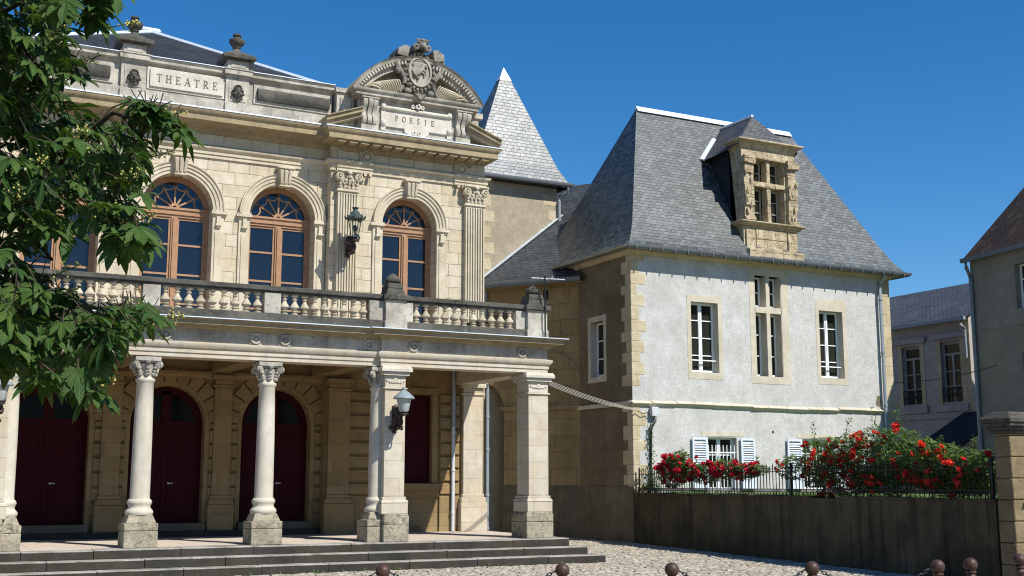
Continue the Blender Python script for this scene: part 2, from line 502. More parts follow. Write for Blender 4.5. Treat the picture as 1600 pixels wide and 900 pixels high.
def leaf_mat(name, c1, c2, veins=False, trans=.3, rough=.45):
    t = NT(name); P = t.pos()
    oi = t.noise(P, 5.0, 3, .6)
    col = t.mix(t.ramp(oi, .35, .65), c1, c2)
    b = t.n("BsdfPrincipled", {"Roughness": rough, "Specular IOR Level": .22})
    col = t.mix(t.math("MULTIPLY", t.ramp(t.noise(P, 3.1, 4, .7), .56, .7), .45), col, tuple(min(1, q * k) for q, k in zip(c2, (1.7, 1.25, .8))))
    if veins:
        uv = t.n("TexCoord").outputs["UV"]; s2 = t.n("SeparateXYZ", {0: uv})
        au = t.math('ABSOLUTE', t.math('SUBTRACT', s2.outputs[0], .5))
        ph = t.math('MULTIPLY', t.math('SUBTRACT', s2.outputs[1], t.math('MULTIPLY', au, .35)), 2 * PI * 11)
        wv = t.math('SINE', ph)
        bp = t.n("Bump", {"Strength": .5, "Distance": .004, "Height": wv})
        t.t.links.new(bp.outputs[0], b.inputs["Normal"])
        mid = t.ramp(au, .0, .035, (1, 1, 1), (0, 0, 0))
        col = t.mix(t.math('MULTIPLY', mid, .5), col, (.16, .24, .07))
    t.t.links.new(col, b.inputs["Base Color"])
    tr = t.n("BsdfTranslucent", {"Color": t.mix(1.0, col, (1.25, 1.35, .5), 'MULTIPLY')})
    mx = t.n("MixShader", {0: trans, 1: b.outputs[0], 2: tr.outputs[0]})
    t.t.links.new(mx.outputs[0], t.out.inputs[0]); return t.m


M['chestnut'] = leaf_mat('chestnut_leaf', (.027, .07, .016), (.066, .12, .026), veins=True, trans=.25, rough=.5)
M['roseleaf'] = leaf_mat('rose_leaf', (.05, .11, .022), (.13, .19, .05), trans=.25)
M['fruit'] = plain('yellow_green_fruit', (.42, .38, .10), .6, var=.3, scale=40)
M['crimson'] = leaf_mat('crimson_petal', (.40, .008, .028), (.56, .02, .05), trans=.2, rough=.6)
M['scarlet'] = leaf_mat('scarlet_petal', (.60, .022, .018), (.72, .06, .035), trans=.2, rough=.6)
M['greenstem'] = plain('green_stem', (.07, .1, .03), .7, var=.3)


def cobble_mat():
    t = NT('beige_cobble'); P = t.pos()
    a = t.n("Attribute", None, attribute_name="tint")
    col = t.mix(a.outputs[2], (.23, .205, .165), (.43, .395, .33))
    col = t.mix(.6, col, t.ramp(t.noise(P, 22, 5, .65), .3, .72, (.6, .58, .56), (1.25, 1.25, 1.25)), 'MULTIPLY')
    col = t.mix(t.math('MULTIPLY', t.ramp(t.noise(P, .6, 5, .6), .5, .7), .4), col, (.36, .30, .22))
    return t.finish(col, .8, t.noise(P, 30, 5), .35, .01, spec=.3)


M['cobble'] = cobble_mat()


def ground_mat():
    t = NT('sandy_joint'); P = t.pos()
    v = t.n("TexVoronoi", {"Vector": P, "Scale": 7.0}, feature='DISTANCE_TO_EDGE')
    col = t.mix(t.ramp(v.outputs[0], .0, .09), (.17, .14, .1), (.40, .34, .255))
    col = t.mix(.6, col, t.ramp(t.noise(P, 3, 6, .65), .3, .72, (.6, .6, .6), (1.3, 1.3, 1.3)), 'MULTIPLY')
    return t.finish(col, .9, v.outputs[0], .4, .03, spec=.2)


M['ground'] = ground_mat()
M['joint'] = plain('cobble_joint', (.20, .165, .12), .95, var=.4, scale=15)

# ------------------------------------------------------------------ ground
def structure(o): return tag(o, kind='structure')


g = MB(); g.quad((-400, -400, -.03), (600, -400, -.03), (600, 700, -.03), (-400, 700, -.03))
structure(g.build('ground', M['ground']))

WP = Vector((18.16, 27.8)); WD = (Vector((16.64, 16.7)) - WP).normalized()     # foot of the garden wall, from the house towards the camera


def wallx(y): return WP.x + WD.x / WD.y * (y - WP.y)


def right_limit(y):
    if y < 27.8: return wallx(y)
    return 18.18


g = MB()
rows = int((34.5 - 15.5) / .125)
for j in range(rows):
    y = 15.5 + j * .125
    x = -1.0 + random.uniform(0, .1)
    lim = right_limit(y) - .02
    while x < lim:
        w = random.uniform(.11, .185)
        x1 = min(x + w - .014, lim)
        fwd = x * .46 + y * .888
        rt = x * .888 - y * .46
        vis = fwd > 18.5 and -.46 < rt / fwd < .46
        if vis and not (x < 13.55 and y > 21.7 and y < 27) and x1 - x > .05 and not (y > 30.6 and x > 18.2 - (y - 30.7) * .72):
            i = .016
            h = random.uniform(-.006, .01)
            tl = [random.uniform(-.006, .006) for _ in range(4)]
            jx = [random.uniform(-.008, .008) for _ in range(4)]
            yy0, yy1 = y + random.uniform(0, .012), y + .113
            b = [g.p(x, yy0, -.03), g.p(x1, yy0, -.03), g.p(x1, yy1, -.03), g.p(x, yy1, -.03)]
            m = [g.p(x, yy0, h - .012), g.p(x1, yy0, h - .012), g.p(x1, yy1, h - .012), g.p(x, yy1, h - .012)]
            c = [g.p(x + i + jx[0], yy0 + i, h + tl[0]), g.p(x1 - i + jx[1], yy0 + i, h + tl[1]), g.p(x1 - i + jx[2], yy1 - i, h + tl[2]), g.p(x + i + jx[3], yy1 - i, h + tl[3])]
            tn = max(0, min(1, random.gauss(.5, .27)))
            for lo, hi in ((b, m), (m, c)):
                for k in range(4):
                    g.face([lo[k], lo[(k + 1) % 4], hi[(k + 1) % 4], hi[k]]); g.tint.append(tn)
            g.face(c); g.tint.append(tn)
        x += w
structure(g.build('cobbled_square', M['cobble'], recalc=False))
g = MB(); g.quad((-6, 12, -.022), (18.3, 12, -.022), (18.3, 35, -.022), (-6, 35, -.022))
structure(g.build('cobble_bed', M['joint']))

# ------------------------------------------------------------------ steps and porch floor
Xc = 5.3
st = thing('portico_steps', 'long flight of three dark stone steps with pale paved landing below the columns', 'steps', (5.3, 21.6, 0))
for k, (xe, yf, z0, z1) in enumerate(((13.42, 21.62, -.03, .16), (13.17, 21.93, .16, .32), (12.9, 22.24, .32, .48))):
    m = MB()
    mt = MB()
    # slabs of random length with open joints
    x = 2 * Xc - xe
    while x < xe - .05:
        w = min(random.uniform(1.1, 1.9), xe - x)
        if xe - x - w < .5: w = xe - x
        dz = random.uniform(-.004, .004); dy = random.uniform(-.006, .006)
        m.box(x, x + w - .008, yf + dy, 22.75, z0, z1 - .035 + dz)
        mt.box(x, x + w - .008, yf + dy - .008, 22.75, z1 - .0348 + dz, z1 + dz - (.002 if k < 2 else 0))
        x += w
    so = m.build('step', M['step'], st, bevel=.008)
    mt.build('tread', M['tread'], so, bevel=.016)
m = MB()
x = 2 * Xc - 12.88
while x < 12.85:
    w = .92
    y = 22.6
    while y < 26.5:
        m.box(x, min(x + w - .006, 12.88), y, min(y + .6 - .006, 26.55), .47, .482 + random.uniform(-.001, .001))
        y += .6
    x += w
m.build('landing_paving', M['floor'], st)
m = MB(); m.box(2 * Xc - 12.88, 12.88, 22.5, 26.6, 0, .472)
m.build('landing_base', M['step'], st)

# ------------------------------------------------------------------ theatre
th = thing('theatre', 'cream stone theatre with a columned portico, balcony and arched upper windows', 'theatre', (5.3, 26.6, 0))
XR = 12.85; XL = 2 * Xc - XR
PX0 = 8.8                        # where the side pavilion starts
Yw, Yp = 26.6, 26.3
colx = [1.80, 4.11, 6.42, 8.73]


def mir(x): return 2 * Xc - x


def part(mb, name, mat, parent=th, **k): return mb.build(name, M[mat], parent, **k)


# --- upper walls
WC = [Xc - 2.42, Xc + .03, Xc + 2.44]
m = MB(front(Yw)); m.wall(mir(PX0), PX0, 4.4, 9.72, [(c - .78, c + .78, 4.82, 7.75, True) for c in WC], .5)
part(m, 'upper_wall', 'ashlar')
for sgn in (1, -1):
    c = 10.82 if sgn > 0 else mir(10.82)
    x0, x1 = (PX0, XR) if sgn > 0 else (XL, mir(PX0))
    m = MB(front(Yp)); m.wall(x0, x1, 4.4, 9.7, [(c - .71, c + .71, 4.82, 7.8, True)], .5)
    m.quad((x0, 0, 4.4), (x0, .32, 4.4), (x0, .32, 9.7), (x0, 0, 9.7)); m.quad((x1, 0, 4.4), (x1, .5, 4.4), (x1, .5, 9.7), (x1, 0, 9.7))
    part(m, 'pavilion_wall', 'ashlar')
# backing mass and side walls
m = MB(); m.box(XL + .01, XR - .01, 27.4, 36, 0, 10.4); part(m, 'inner_wall', 'room')
m = MB(); m.quad((XR, Yp, 0), (XR, 36, 0), (XR, 36, 10.4), (XR, Yp, 10.4)); m.quad((XL, Yp, 0), (XL, 36, 0), (XL, 36, 10.4), (XL, Yp, 10.4)); part(m, 'side_wall', 'ashlar')


def arched_window(F, c, r, zb, zs, d0, name='arched_window'):
    m = MB(F)
    fw = .075
    m.arc(c, zs, [(r + .02, d0), (r - fw, d0), (r - fw, d0 + .1), (r + .02, d0 + .1)], 0, PI, 24)
    m.arc(c, zs, [(r - fw, d0 + .03), (r - fw - .05, d0 + .03), (r - fw - .05, d0 + .1), (r - fw, d0 + .1)], 0, PI, 24)
    m.box(c - r - .02, c - r + fw, d0, d0 + .1, zb, zs - .11); m.box(c + r - fw, c + r + .02, d0, d0 + .1, zb, zs - .11)
    # transom with a small cornice
    m.box(c - r, c + r, d0 - .03, d0 + .1, zs - .11, zs + .0)
    m.box(c - r, c + r, d0 - .06, d0 + .04, zs - .0, zs + .05)
    m.box(c - r + fw, c + r - fw, d0 + .0, d0 + .08, zs - .17, zs - .112)
    m.box(c - .065, c + .065, d0 - .02, d0 + .1, zb, zs - .172)
    m.box(c - .028, c + .028, d0 - .05, d0 - .021, zb, zs - .19)
    for sx in (-1, 1):
        a, b = (c + .066, c + r - fw - .002) if sx > 0 else (c - r + fw + .002, c - .066)
        m.box(a, a + .05, d0 + .02, d0 + .09, zb, zs - .174); m.box(b - .05, b, d0 + .02, d0 + .09, zb, zs - .174)
        for zz in (zs - .82, zs - 1.50, zs - 2.16):
            m.box(a + .05, b - .05, d0 + .03, d0 + .085, zz, zz + .045)
        m.box(a + .05, b - .05, d0 + .03, d0 + .085, zs - .225, zs - .176)
        m.box(a + .05, b - .05, d0 + .02, d0 + .085, zb, zb + .22)
    # fanlight: hub, spokes and scallops
    m.arc(c, zs + .05, [(.11, d0 + .01), (.05, d0 + .01), (.05, d0 + .08), (.11, d0 + .08)], 0, PI, 10)
    for k in range(5):
        a = PI * (k + .5) / 5 if False else PI * (k + 1) / 6
        ca, sa = math.cos(a), math.sin(a)
        r0, r1 = .105, (r - fw) * .70
        w = .02
        P = []
        for dd in (d0 + .02, d0 + .075):
            for (rr, sgn) in ((r0, -1), (r1, -1), (r1, 1), (r0, 1)):
                P.append((c + rr * ca - sgn * w * sa, dd, zs + .05 + rr * sa + sgn * w * ca))
        m.hexa(P)
    for k in range(6):
        a = PI * (k + .5) / 6
        rr = (r - fw) * .88
        m.arc(c + rr * math.cos(a), zs + .05 + rr * math.sin(a) * .97, [(r * .235, d0 + .03), (r * .195, d0 + .03), (r * .195, d0 + .07), (r * .235, d0 + .07)], a + PI * .52, a + PI * 1.48, 8)
    fr = part(m, name, 'wood')
    m = MB(F)
    N = 24
    pts = [(c - r, zb), (c + r, zb)] + [(c + r * math.cos(PI * k / N), zs + r * math.sin(PI * k / N)) for k in range(N + 1)]
    m.face([m.p(u, d0 + .055, z) for u, z in pts])
    part(m, 'pane', 'glass', fr)
    return fr


for c in WC: arched_window(front(Yw), c, .78, 4.82, 7.75, .34)
for c in (10.82, mir(10.82)): arched_window(front(Yp), c, .71, 4.82, 7.8, .34)


def archivolt(F, c, r, zs, zb):
    m = MB(F)
    # jamb strip, impost, arch mouldings
    prof = [(r, .0), (r, -.03), (r + .07, -.03), (r + .075, -.055), (r + .15, -.055), (r + .155, -.08), (r + .2, -.08), (r + .23, -.11), (r + .255, -.11), (r + .255, .0)]
    m.arc(c, zs, prof, 0, PI, 28)
    for sx in (-1, 1):
        def bx(a, b, d0, d1, z0, z1):
            a, b = (c + sx * a, c + sx * b) if sx > 0 else (c + sx * b, c + sx * a)
            m.box(a, b, d0, d1, z0, z1)
        bx(r, r + .25, -.045, 0, zb, zs - .14)
        bx(r + .06, r + .19, -.065, -.044, zb + .3, zs - .5)
        bx(r - .02, r + .27, -.07, 0, zs - .14, zs - .09)
        bx(r - .04, r + .32, -.11, 0, zs - .09, zs - .035)
        bx(r - .03, r + .29, -.09, 0, zs - .035, zs - .001)
        bx(r + .08, r + .17, -.1, -.046, zs - .32, zs - .141)
        bx(r + .06, r + .19, -.12, -.046, zs - .36, zs - .32)
        bx(r + .085, r + .165, -.09, -.046, zs - .40, zs - .36)
    part(m, 'archivolt', 'trim')
    m = MB(F)
    zt = zs + r
    # keystone console
    m.hexa([(c - .12, -.13, zt - .03), (c + .12, -.13, zt - .03), (c + .12, 0, zt - .03), (c - .12, 0, zt - .03),
            (c - .17, -.2, zt + .34), (c + .17, -.2, zt + .34), (c + .17, 0, zt + .34), (c - .17, 0, zt + .34)])
    for u in (-.09, 0, .09):
        m.hexa([(c + u - .03, -.16, zt + .0), (c + u + .03, -.16, zt + .0), (c + u + .03, -.12, zt + .0), (c + u - .03, -.12, zt + .0),
                (c + u * 1.25 - .04, -.24, zt + .3), (c + u * 1.25 + .04, -.24, zt + .3), (c + u * 1.25 + .04, -.18, zt + .33), (c + u * 1.25 - .04, -.18, zt + .33)])
    m.box(c - .21, c + .21, -.24, 0, zt + .341, zt + .395)
    m.box(c - .14, c + .14, -.15, 0, zt - .07, zt - .031)
    part(m, 'keystone', 'trim', bevel=.012)


for c in WC: archivolt(front(Yw), c, .78, 7.75, 4.75)
for c in (10.82, mir(10.82)): archivolt(front(Yp), c, .71, 7.8, 4.75)


def volute_capital(m, c, d, z0, z1, w0, w1, F_is_front=True):
    """flaring leafy capital in wall coordinates"""
    h = z1 - z0
    m.hexa([(c - w0, d - .03, z0), (c + w0, d - .03, z0), (c + w0, d + .12, z0), (c - w0, d + .12, z0),
            (c - w0 * 1.02, d - .06, z1 - h * .16), (c + w0 * 1.02, d - .06, z1 - h * .16), (c + w0 * 1.02, d + .12, z1 - h * .16), (c - w0 * 1.02, d + .12, z1 - h * .16)])
    m.box(c - w1, c + w1, d - .13, d + .1, z1 - h * .16, z1)
    m.box(c - w1 + .03, c + w1 - .03, d - .16, d + .1, z1 - h * .10, z1 - h * .04)
    for sx in (-1, 1):
        cu, cz = c + sx * (w1 - .085), z1 - h * .36
        m.arc(cu, cz, [(.1, d - .12), (.07, d - .14), (.045, d - .12), (.045, d), (.1, d)], 0, 2 * PI, 14)
        m.arc(cu, cz, [(.03, d - .15), (.005, d - .16), (.005, d), (.03, d)], 0, 2 * PI, 8)
    # leaves
    for k in range(5):
        u = c + (k - 2) * w0 * .44
        for q in range(3):
            m.blob((u + random.uniform(-.01, .01), d - .05 - .022 * q, z0 + h * (.12 + .16 * q)), .042 - .006 * q, .03, h * .11, 6, 4, .15)
    for k in range(4):
        u = c + (k - 1.5) * w0 * .46
        for q in range(3):
            m.blob((u, d - .06 - .02 * q, z0 + h * (.36 + .13 * q)), .038, .03, h * .09, 6, 4, .18)
    m.blob((c, d - .14, z1 - h * .16), .06, .05, .055, 8, 5, .1)
    m.blob((c, d - .12, z1 - h * .36), .045, .04, .05, 8, 5, .15)


for sgn in (1, -1):
    for (a, b) in ((8.94, 9.44), (12.27, 12.79)):
        if sgn < 0: a, b = mir(b), mir(a)
        c = (a + b) / 2
        m = MB(front(Yp))
        m.box(a, b, -.1, 0, 4.9, 8.44)
        nfl = 7
        for k in range(nfl + 1):
            u = a + .02 + (b - a - .04) * k / nfl
            m.box(u - .018, u + .018, -.135, -.1, 5.3, 8.40)
        m.box(a, b, -.137, -.1, 4.9, 5.3); m.box(a, b, -.137, -.1, 8.385, 8.44)
        m.box(a - .03, b + .03, -.17, 0, 8.441, 8.5)
        m.box(a - .04, b + .04, -.18, 0, 4.75, 4.95)
        pl = part(m, 'pilaster', 'trim')
        m = MB(front(Yp)); volute_capital(m, c, -.1, 8.5, 8.95, (b - a) / 2 - .02, (b - a) / 2 + .07)
        part(m, 'capital', 'trim', pl)

# --- architrave, frieze and main cornice follow the plan with its two pavilions
plan = [(XL, 28), (XL, Yp), (mir(PX0), Yp), (mir(PX0), Yw), (PX0, Yw), (PX0, Yp), (XR, Yp), (XR, 28)]
m = MB(); m.sweep(plan, [(-.1, 8.96), (.04, 8.96), (.04, 9.04), (.065, 9.045), (.065, 9.12), (.09, 9.13), (.13, 9.18), (.13, 9.21), (0.0, 9.24), (-.1, 9.24)])
part(m, 'architrave', 'trim')
for (a, b) in ((8.92, 9.82), (11.98, 12.82), (mir(9.82), mir(8.92)), (mir(12.82), mir(11.98))):
    m = MB(front(Yp))
    for (z0, z1, d) in ((8.955, 9.042, .075), (9.042, 9.125, .1), (9.125, 9.155, .13), (9.155, 9.215, .165)):
        m.box(a, b, -d, -.0, z0, z1)
    for k in range(3):
        u = (b - .38 + k * .13) if a < 10 and a > Xc else (a + .05 + k * .13)
        m.box(u, u + .07, -.16, -.076, 8.87, 8.955)
    part(m, 'architrave_block', 'trim')
for c in (9.66, 12.17, mir(9.66), mir(12.17)):
    m = MB(front(Yp))
    m.box(c - .17, c + .17, -.05, 0, 9.22, 9.58)
    m.arc(c, 9.37, [(.15, -.05), (.14, -.085), (.11, -.085), (.1, -.05)], 0, 2 * PI, 18)
    m.blob((c, -.05, 9.37), .09, .09, .09, 12, 8)
    part(m, 'rosette', 'trim')
cornprof = [(-.2, 9.52), (.03, 9.52), (.06, 9.55), (.09, 9.61), (.14, 9.62), (.2, 9.66), (.34, 9.68), (.54, 9.69), (.54, 9.80), (.57, 9.83), (.62, 9.9), (.62, 9.925), (-.2, 9.925)]
m = MB(); m.sweep([(mir(PX0) - .01, Yw), (PX0 + .01, Yw)], cornprof); part(m, 'main_cornice', 'corn')
m = MB(); m.sweep([(mir(PX0) - .01, Yw), (PX0 + .01, Yw)], [(-.2, 9.927), (.635, 9.927), (.635, 9.955), (-.2, 9.98)]); part(m, 'cornice_flashing', 'zinc')
pcprof = [(-.2, 9.40), (.03, 9.40), (.06, 9.43), (.09, 9.48), (.14, 9.49), (.18, 9.53), (.34, 9.54), (.54, 9.55), (.54, 9.67), (.57, 9.70), (.62, 9.77), (.62, 9.795), (-.2, 9.795)]
pcprof = [(p, z + .06) for p, z in pcprof]
for sgn in (1, -1):
    x0, x1 = (PX0 + .02, XR) if sgn > 0 else (XL, mir(PX0) - .02)
    if sgn > 0: x0, x1 = x0 + .27, x1 - .43
    else: x0, x1 = x0 + .43, x1 - .27
    pth = [(x0, 27), (x0, Yp), (x1, Yp), (x1, 29)]
    m = MB(); m.sweep(pth, pcprof)
    for k in range(14):                                          # soffit blocks
        u = x0 - .35 + (x1 - x0 + .7) * (k + .5) / 14
        m.box(u - .1, u + .1, Yp - .5, Yp - .1, 9.545, 9.605)
    part(m, 'pavilion_cornice', 'corn')
    m = MB(); m.sweep(pth, [(-.2, 9.857), (.635, 9.857), (.635, 9.88), (-.2, 9.9)]); part(m, 'cornice_flashing', 'zinc')
    # raking ends of the broken pediment
    for (xa, xb) in ((x0 - .62, x0 + .27), (x1 + .62, x1 - .27)):
        za, zb = 9.885, 10.42
        m = MB()
        t = (xb - xa); 
        for (dz0, dz1, yf) in ((.0, .10, Yp - .5), (.10, .2, Yp - .58), (.2, .225, Yp - .63)):
            P = [(xa, yf, za + dz0 - .19 if False else za + dz0 - .0), (xb, yf, zb + dz0 - .2), (xb, Yp + .4, zb + dz0 - .2), (xa, Yp + .4, za + dz0)]
            P2 = [(xa, yf, za + dz1), (xb, yf, zb + dz1 - .2), (xb, Yp + .4, zb + dz1 - .2), (xa, Yp + .4, za + dz1)]
            # lift so that the low end starts on the cornice
            m.hexa(P + P2)
        m.hexa([(xa, Yp - .05, za), (xb, Yp - .05, za), (xb, Yp + .4, za), (xa, Yp + .4, za), (xa, Yp - .05, za + .01), (xb, Yp - .05, zb - .2), (xb, Yp + .4, zb - .2), (xa, Yp + .4, za + .01)])
        part(m, 'raking_cornice', 'corn')

# --- attic parapet with the lettered panel
Ya = 26.42
m = MB(front(Ya))
m.box(mir(8.82), 8.82, 0, .5, 9.9, 10.92)
m.box(mir(8.82), 8.82, -.12, -.001, 9.9, 10.24)
m.box(mir(8.82), 8.82, -.07, -.001, 10.242, 10.29)
part(m, 'attic_parapet', 'weather2')
m = MB()
m.sweep([(mir(8.84), Ya), (8.84, Ya)], [(-.5, 10.85), (.02, 10.85), (.05, 10.9), (.12, 10.93), (.12, 10.99), (.15, 11.02), (.15, 11.04), (-.5, 11.06)])
part(m, 'attic_cornice', 'weather2')
m = MB(); m.sweep([(mir(8.84), Ya), (8.84, Ya)], [(-.6, 11.062), (.17, 11.045), (.17, 11.06), (-.6, 11.1)]); part(m, 'parapet_flashing', 'zinc')
for (a, b) in ((6.98, 8.72), (mir(8.72) + .06, mir(6.98) + .06)):
    m = MB(front(Ya)); m.box(a - .08, b + .08, -.04, 0, 10.34, 10.8)
    part(m, 'attic_panel', 'weather2')
    m = MB(front(Ya))
    m.prism([(-.04, 10.42), (-.1, 10.43), (-.15, 10.5), (-.15, 10.62), (-.1, 10.7), (-.04, 10.72)], 'x', a, b)
    part(m, 'attic_panel_roll', 'weather')
m = MB(front(Ya))
m.box(4.54, 6.17, -.09, 0, 10.39, 10.79); m.box(4.48, 6.23, -.05, 0, 10.33, 10.84)
pan = part(m, 'name_panel', 'tablet')

FONT = {}
def _S(*a): return a
FONT['T'] = (.82, [((.03, .96), (.79, .96), .07), ((.41, 0), (.41, .96), .13), ((.26, .025), (.56, .025), .05), ((.045, .78), (.045, .98), .05), ((.775, .78), (.775, .98), .05)])
FONT['H'] = (.86, [((.15, 0), (.15, 1), .13), ((.71, 0), (.71, 1), .13), ((.15, .52), (.71, .52), .06), ((.02, .025), (.28, .025), .05), ((.02, .975), (.28, .975), .05), ((.58, .025), (.84, .025), .05), ((.58, .975), (.84, .975), .05)])
FONT['E'] = (.72, [((.17, 0), (.17, 1), .13), ((.03, .965), (.64, .965), .06), ((.17, .52), (.5, .52), .06), ((.03, .035), (.68, .035), .06), ((.625, .79), (.625, .98), .05), ((.5, .42), (.5, .62), .05), ((.665, .02), (.665, .23), .05)])
FONT['A'] = (.86, [((.12, 0), (.43, 1), .06), ((.43, 1), (.76, 0), .14), ((.22, .34), (.64, .34), .06), ((.02, .025), (.24, .025), .05), ((.6, .025), (.9, .025), .05)])
FONT['I'] = (.36, [((.18, 0), (.18, 1), .13), ((.04, .025), (.32, .025), .05), ((.04, .975), (.32, .975), .05)])
def _arc(cx, cy, rx, ry, a0, a1, w, n=9, w2=None):
    out = []
    for k in range(n):
        a = R(a0 + (a1 - a0) * k / n); b = R(a0 + (a1 - a0) * (k + 1) / n)
        ww = w if w2 is None else w + (w2 - w) * abs(math.cos((a + b) / 2))
        out.append(((cx + rx * math.cos(a), cy + ry * math.sin(a)), (cx + rx * math.cos(b), cy + ry * math.sin(b)), ww))
    return out
_pb = [((.15, .965), (.4, .965), .06), ((.15, .48), (.4, .48), .06)] + _arc(.4, .722, .2, .243, -90, 90, .06, 8, .13)
FONT['P'] = (.66, [((.17, 0), (.17, 1), .13), ((.03, .975), (.2, .975), .05), ((.03, .025), (.32, .025), .05)] + _pb)
FONT['R'] = (.82, [((.17, 0), (.17, 1), .13), ((.03, .975), (.2, .975), .05), ((.03, .025), (.32, .025), .05), ((.38, .48), (.7, .02), .13), ((.62, .025), (.84, .025), .05)] + _pb)
FONT['O'] = (.92, _arc(.46, .5, .37, .48, 0, 360, .06, 22, .14))
FONT['S'] = (.62, _arc(.31, .73, .22, .235, 20, 270, .08, 10) + _arc(.31, .27, .23, .235, 90, -160, .08, 10) + [((.5, .8), (.53, .97), .05), ((.09, .03), (.1, .22), .05)])


def lettering(word, x0, z0, h, pitch, Y, parent, kx=.82):
    m = MB()
    for k, ch in enumerate(word):
        w, st_ = FONT[ch]
        ox = x0 + pitch * k - w * h * kx / 2
        for i, (a, b, t) in enumerate(st_):
            A = Vector((ox + a[0] * h * kx, z0 + a[1] * h)); B = Vector((ox + b[0] * h * kx, z0 + b[1] * h))
            d = (B - A).normalized() * (.02 * h); n = Vector((-d.y, d.x)).normalized() * t * h / 2
            yy = Y - .0006 * (i % 7)
            q = [A - d - n, B + d - n, B + d + n, A - d + n]
            m.hexa([(p.x, yy - .003, p.y) for p in q] + [(p.x, yy + .006, p.y) for p in q])
    return m.build('lettering', M['letter'], parent)


lettering('THEATRE', 4.74, 10.505, .18, .2075, Ya - .094, pan)


def mask(F, c, z, s, dpt):
    m = MB(F)
    m.blob((c, dpt, z), .12 * s, .1 * s, .155 * s, 12, 8)
    m.blob((c, dpt - .1 * s, z - .01 * s), .024 * s, .035 * s, .045 * s, 6, 5)                     # nose
    for sx in (-1, 1):
        m.blob((c + sx * .045 * s, dpt - .085 * s, z + .05 * s), .035 * s, .02 * s, .014 * s, 6, 4)   # brow
        m.blob((c + sx * .055 * s, dpt - .07 * s, z - .045 * s), .035 * s, .03 * s, .035 * s, 6, 5)
        m.blob((c + sx * .115 * s, dpt, z), .025 * s, .03 * s, .05 * s, 6, 4)
        for k in range(5):
            m.blob((c + sx * (.02 + .024 * k) * s, dpt - .05 * s, z + (.15 - .012 * k * k) * s), .03 * s, .035 * s, .028 * s, 6, 4, .2)
    m.blob((c, dpt - .08 * s, z - .1 * s), .05 * s, .02 * s, .014 * s, 8, 4)
    for k in range(6):
        m.blob((c + random.uniform(-.06, .06) * s, dpt - .05 * s, z - (.15 + random.uniform(-.02, .03)) * s), .028 * s, .03 * s, .035 * s, 6, 4, .2)
    return m


urn_prof = [(.16, 11.52), (.15, 11.55), (.09, 11.58), (.07, 11.63), (.10, 11.66), (.105, 11.675), (.08, 11.69), (.15, 11.74), (.185, 11.80), (.18, 11.85), (.13, 11.88), (.075, 11.9), (.07, 11.93), (.1, 11.955), (.095, 11.99), (.05, 12.02), (.01, 12.03)]
for c in (4.18, 6.50):
    m = MB(front(Ya))
    m.box(c - .27, c + .27, -.1, 0, 9.9, 10.86)
    m.box(c - .29, c + .29, -.18, 0, 9.9, 10.235)
    m.box(c - .2, c + .2, -.115, -.1, 10.3, 10.78)
    m.box(c - .29, c + .29, -.14, 0, 10.86, 10.92); m.box(c - .32, c + .32, -.2, 0.3, 10.92, 11.035); m.box(c - .33, c + .33, -.22, .3, 11.035, 11.06)
    m.box(c - .24, c + .24, -.12, .36, 11.06, 11.27); m.box(c - .17, c + .17, -.14, -.12, 11.11, 11.22)
    pd = part(m, 'attic_pedestal', 'weather2')
    m = mask(front(Ya), c, 10.5, 1.05, -.13); part(m, 'carved_mask', 'weather', pd)
    m = MB(front(Ya))
    m.box(c - .3, c + .3, -.18, .42, 11.27, 11.31); m.box(c - .38, c + .38, -.26, .5, 11.31, 11.39); m.frustum(c - .36, c + .36, -.24, .48, 11.39, 11.46, .1)
    m.frustum(c - .25, c + .25, -.13, .37, 11.46, 11.53, .1)
    part(m, 'pedestal_cap', 'weather', pd)
    m = MB(); m.lathe(urn_prof, c, Ya + .12, 18); part(m, 'urn', 'weather', pd)

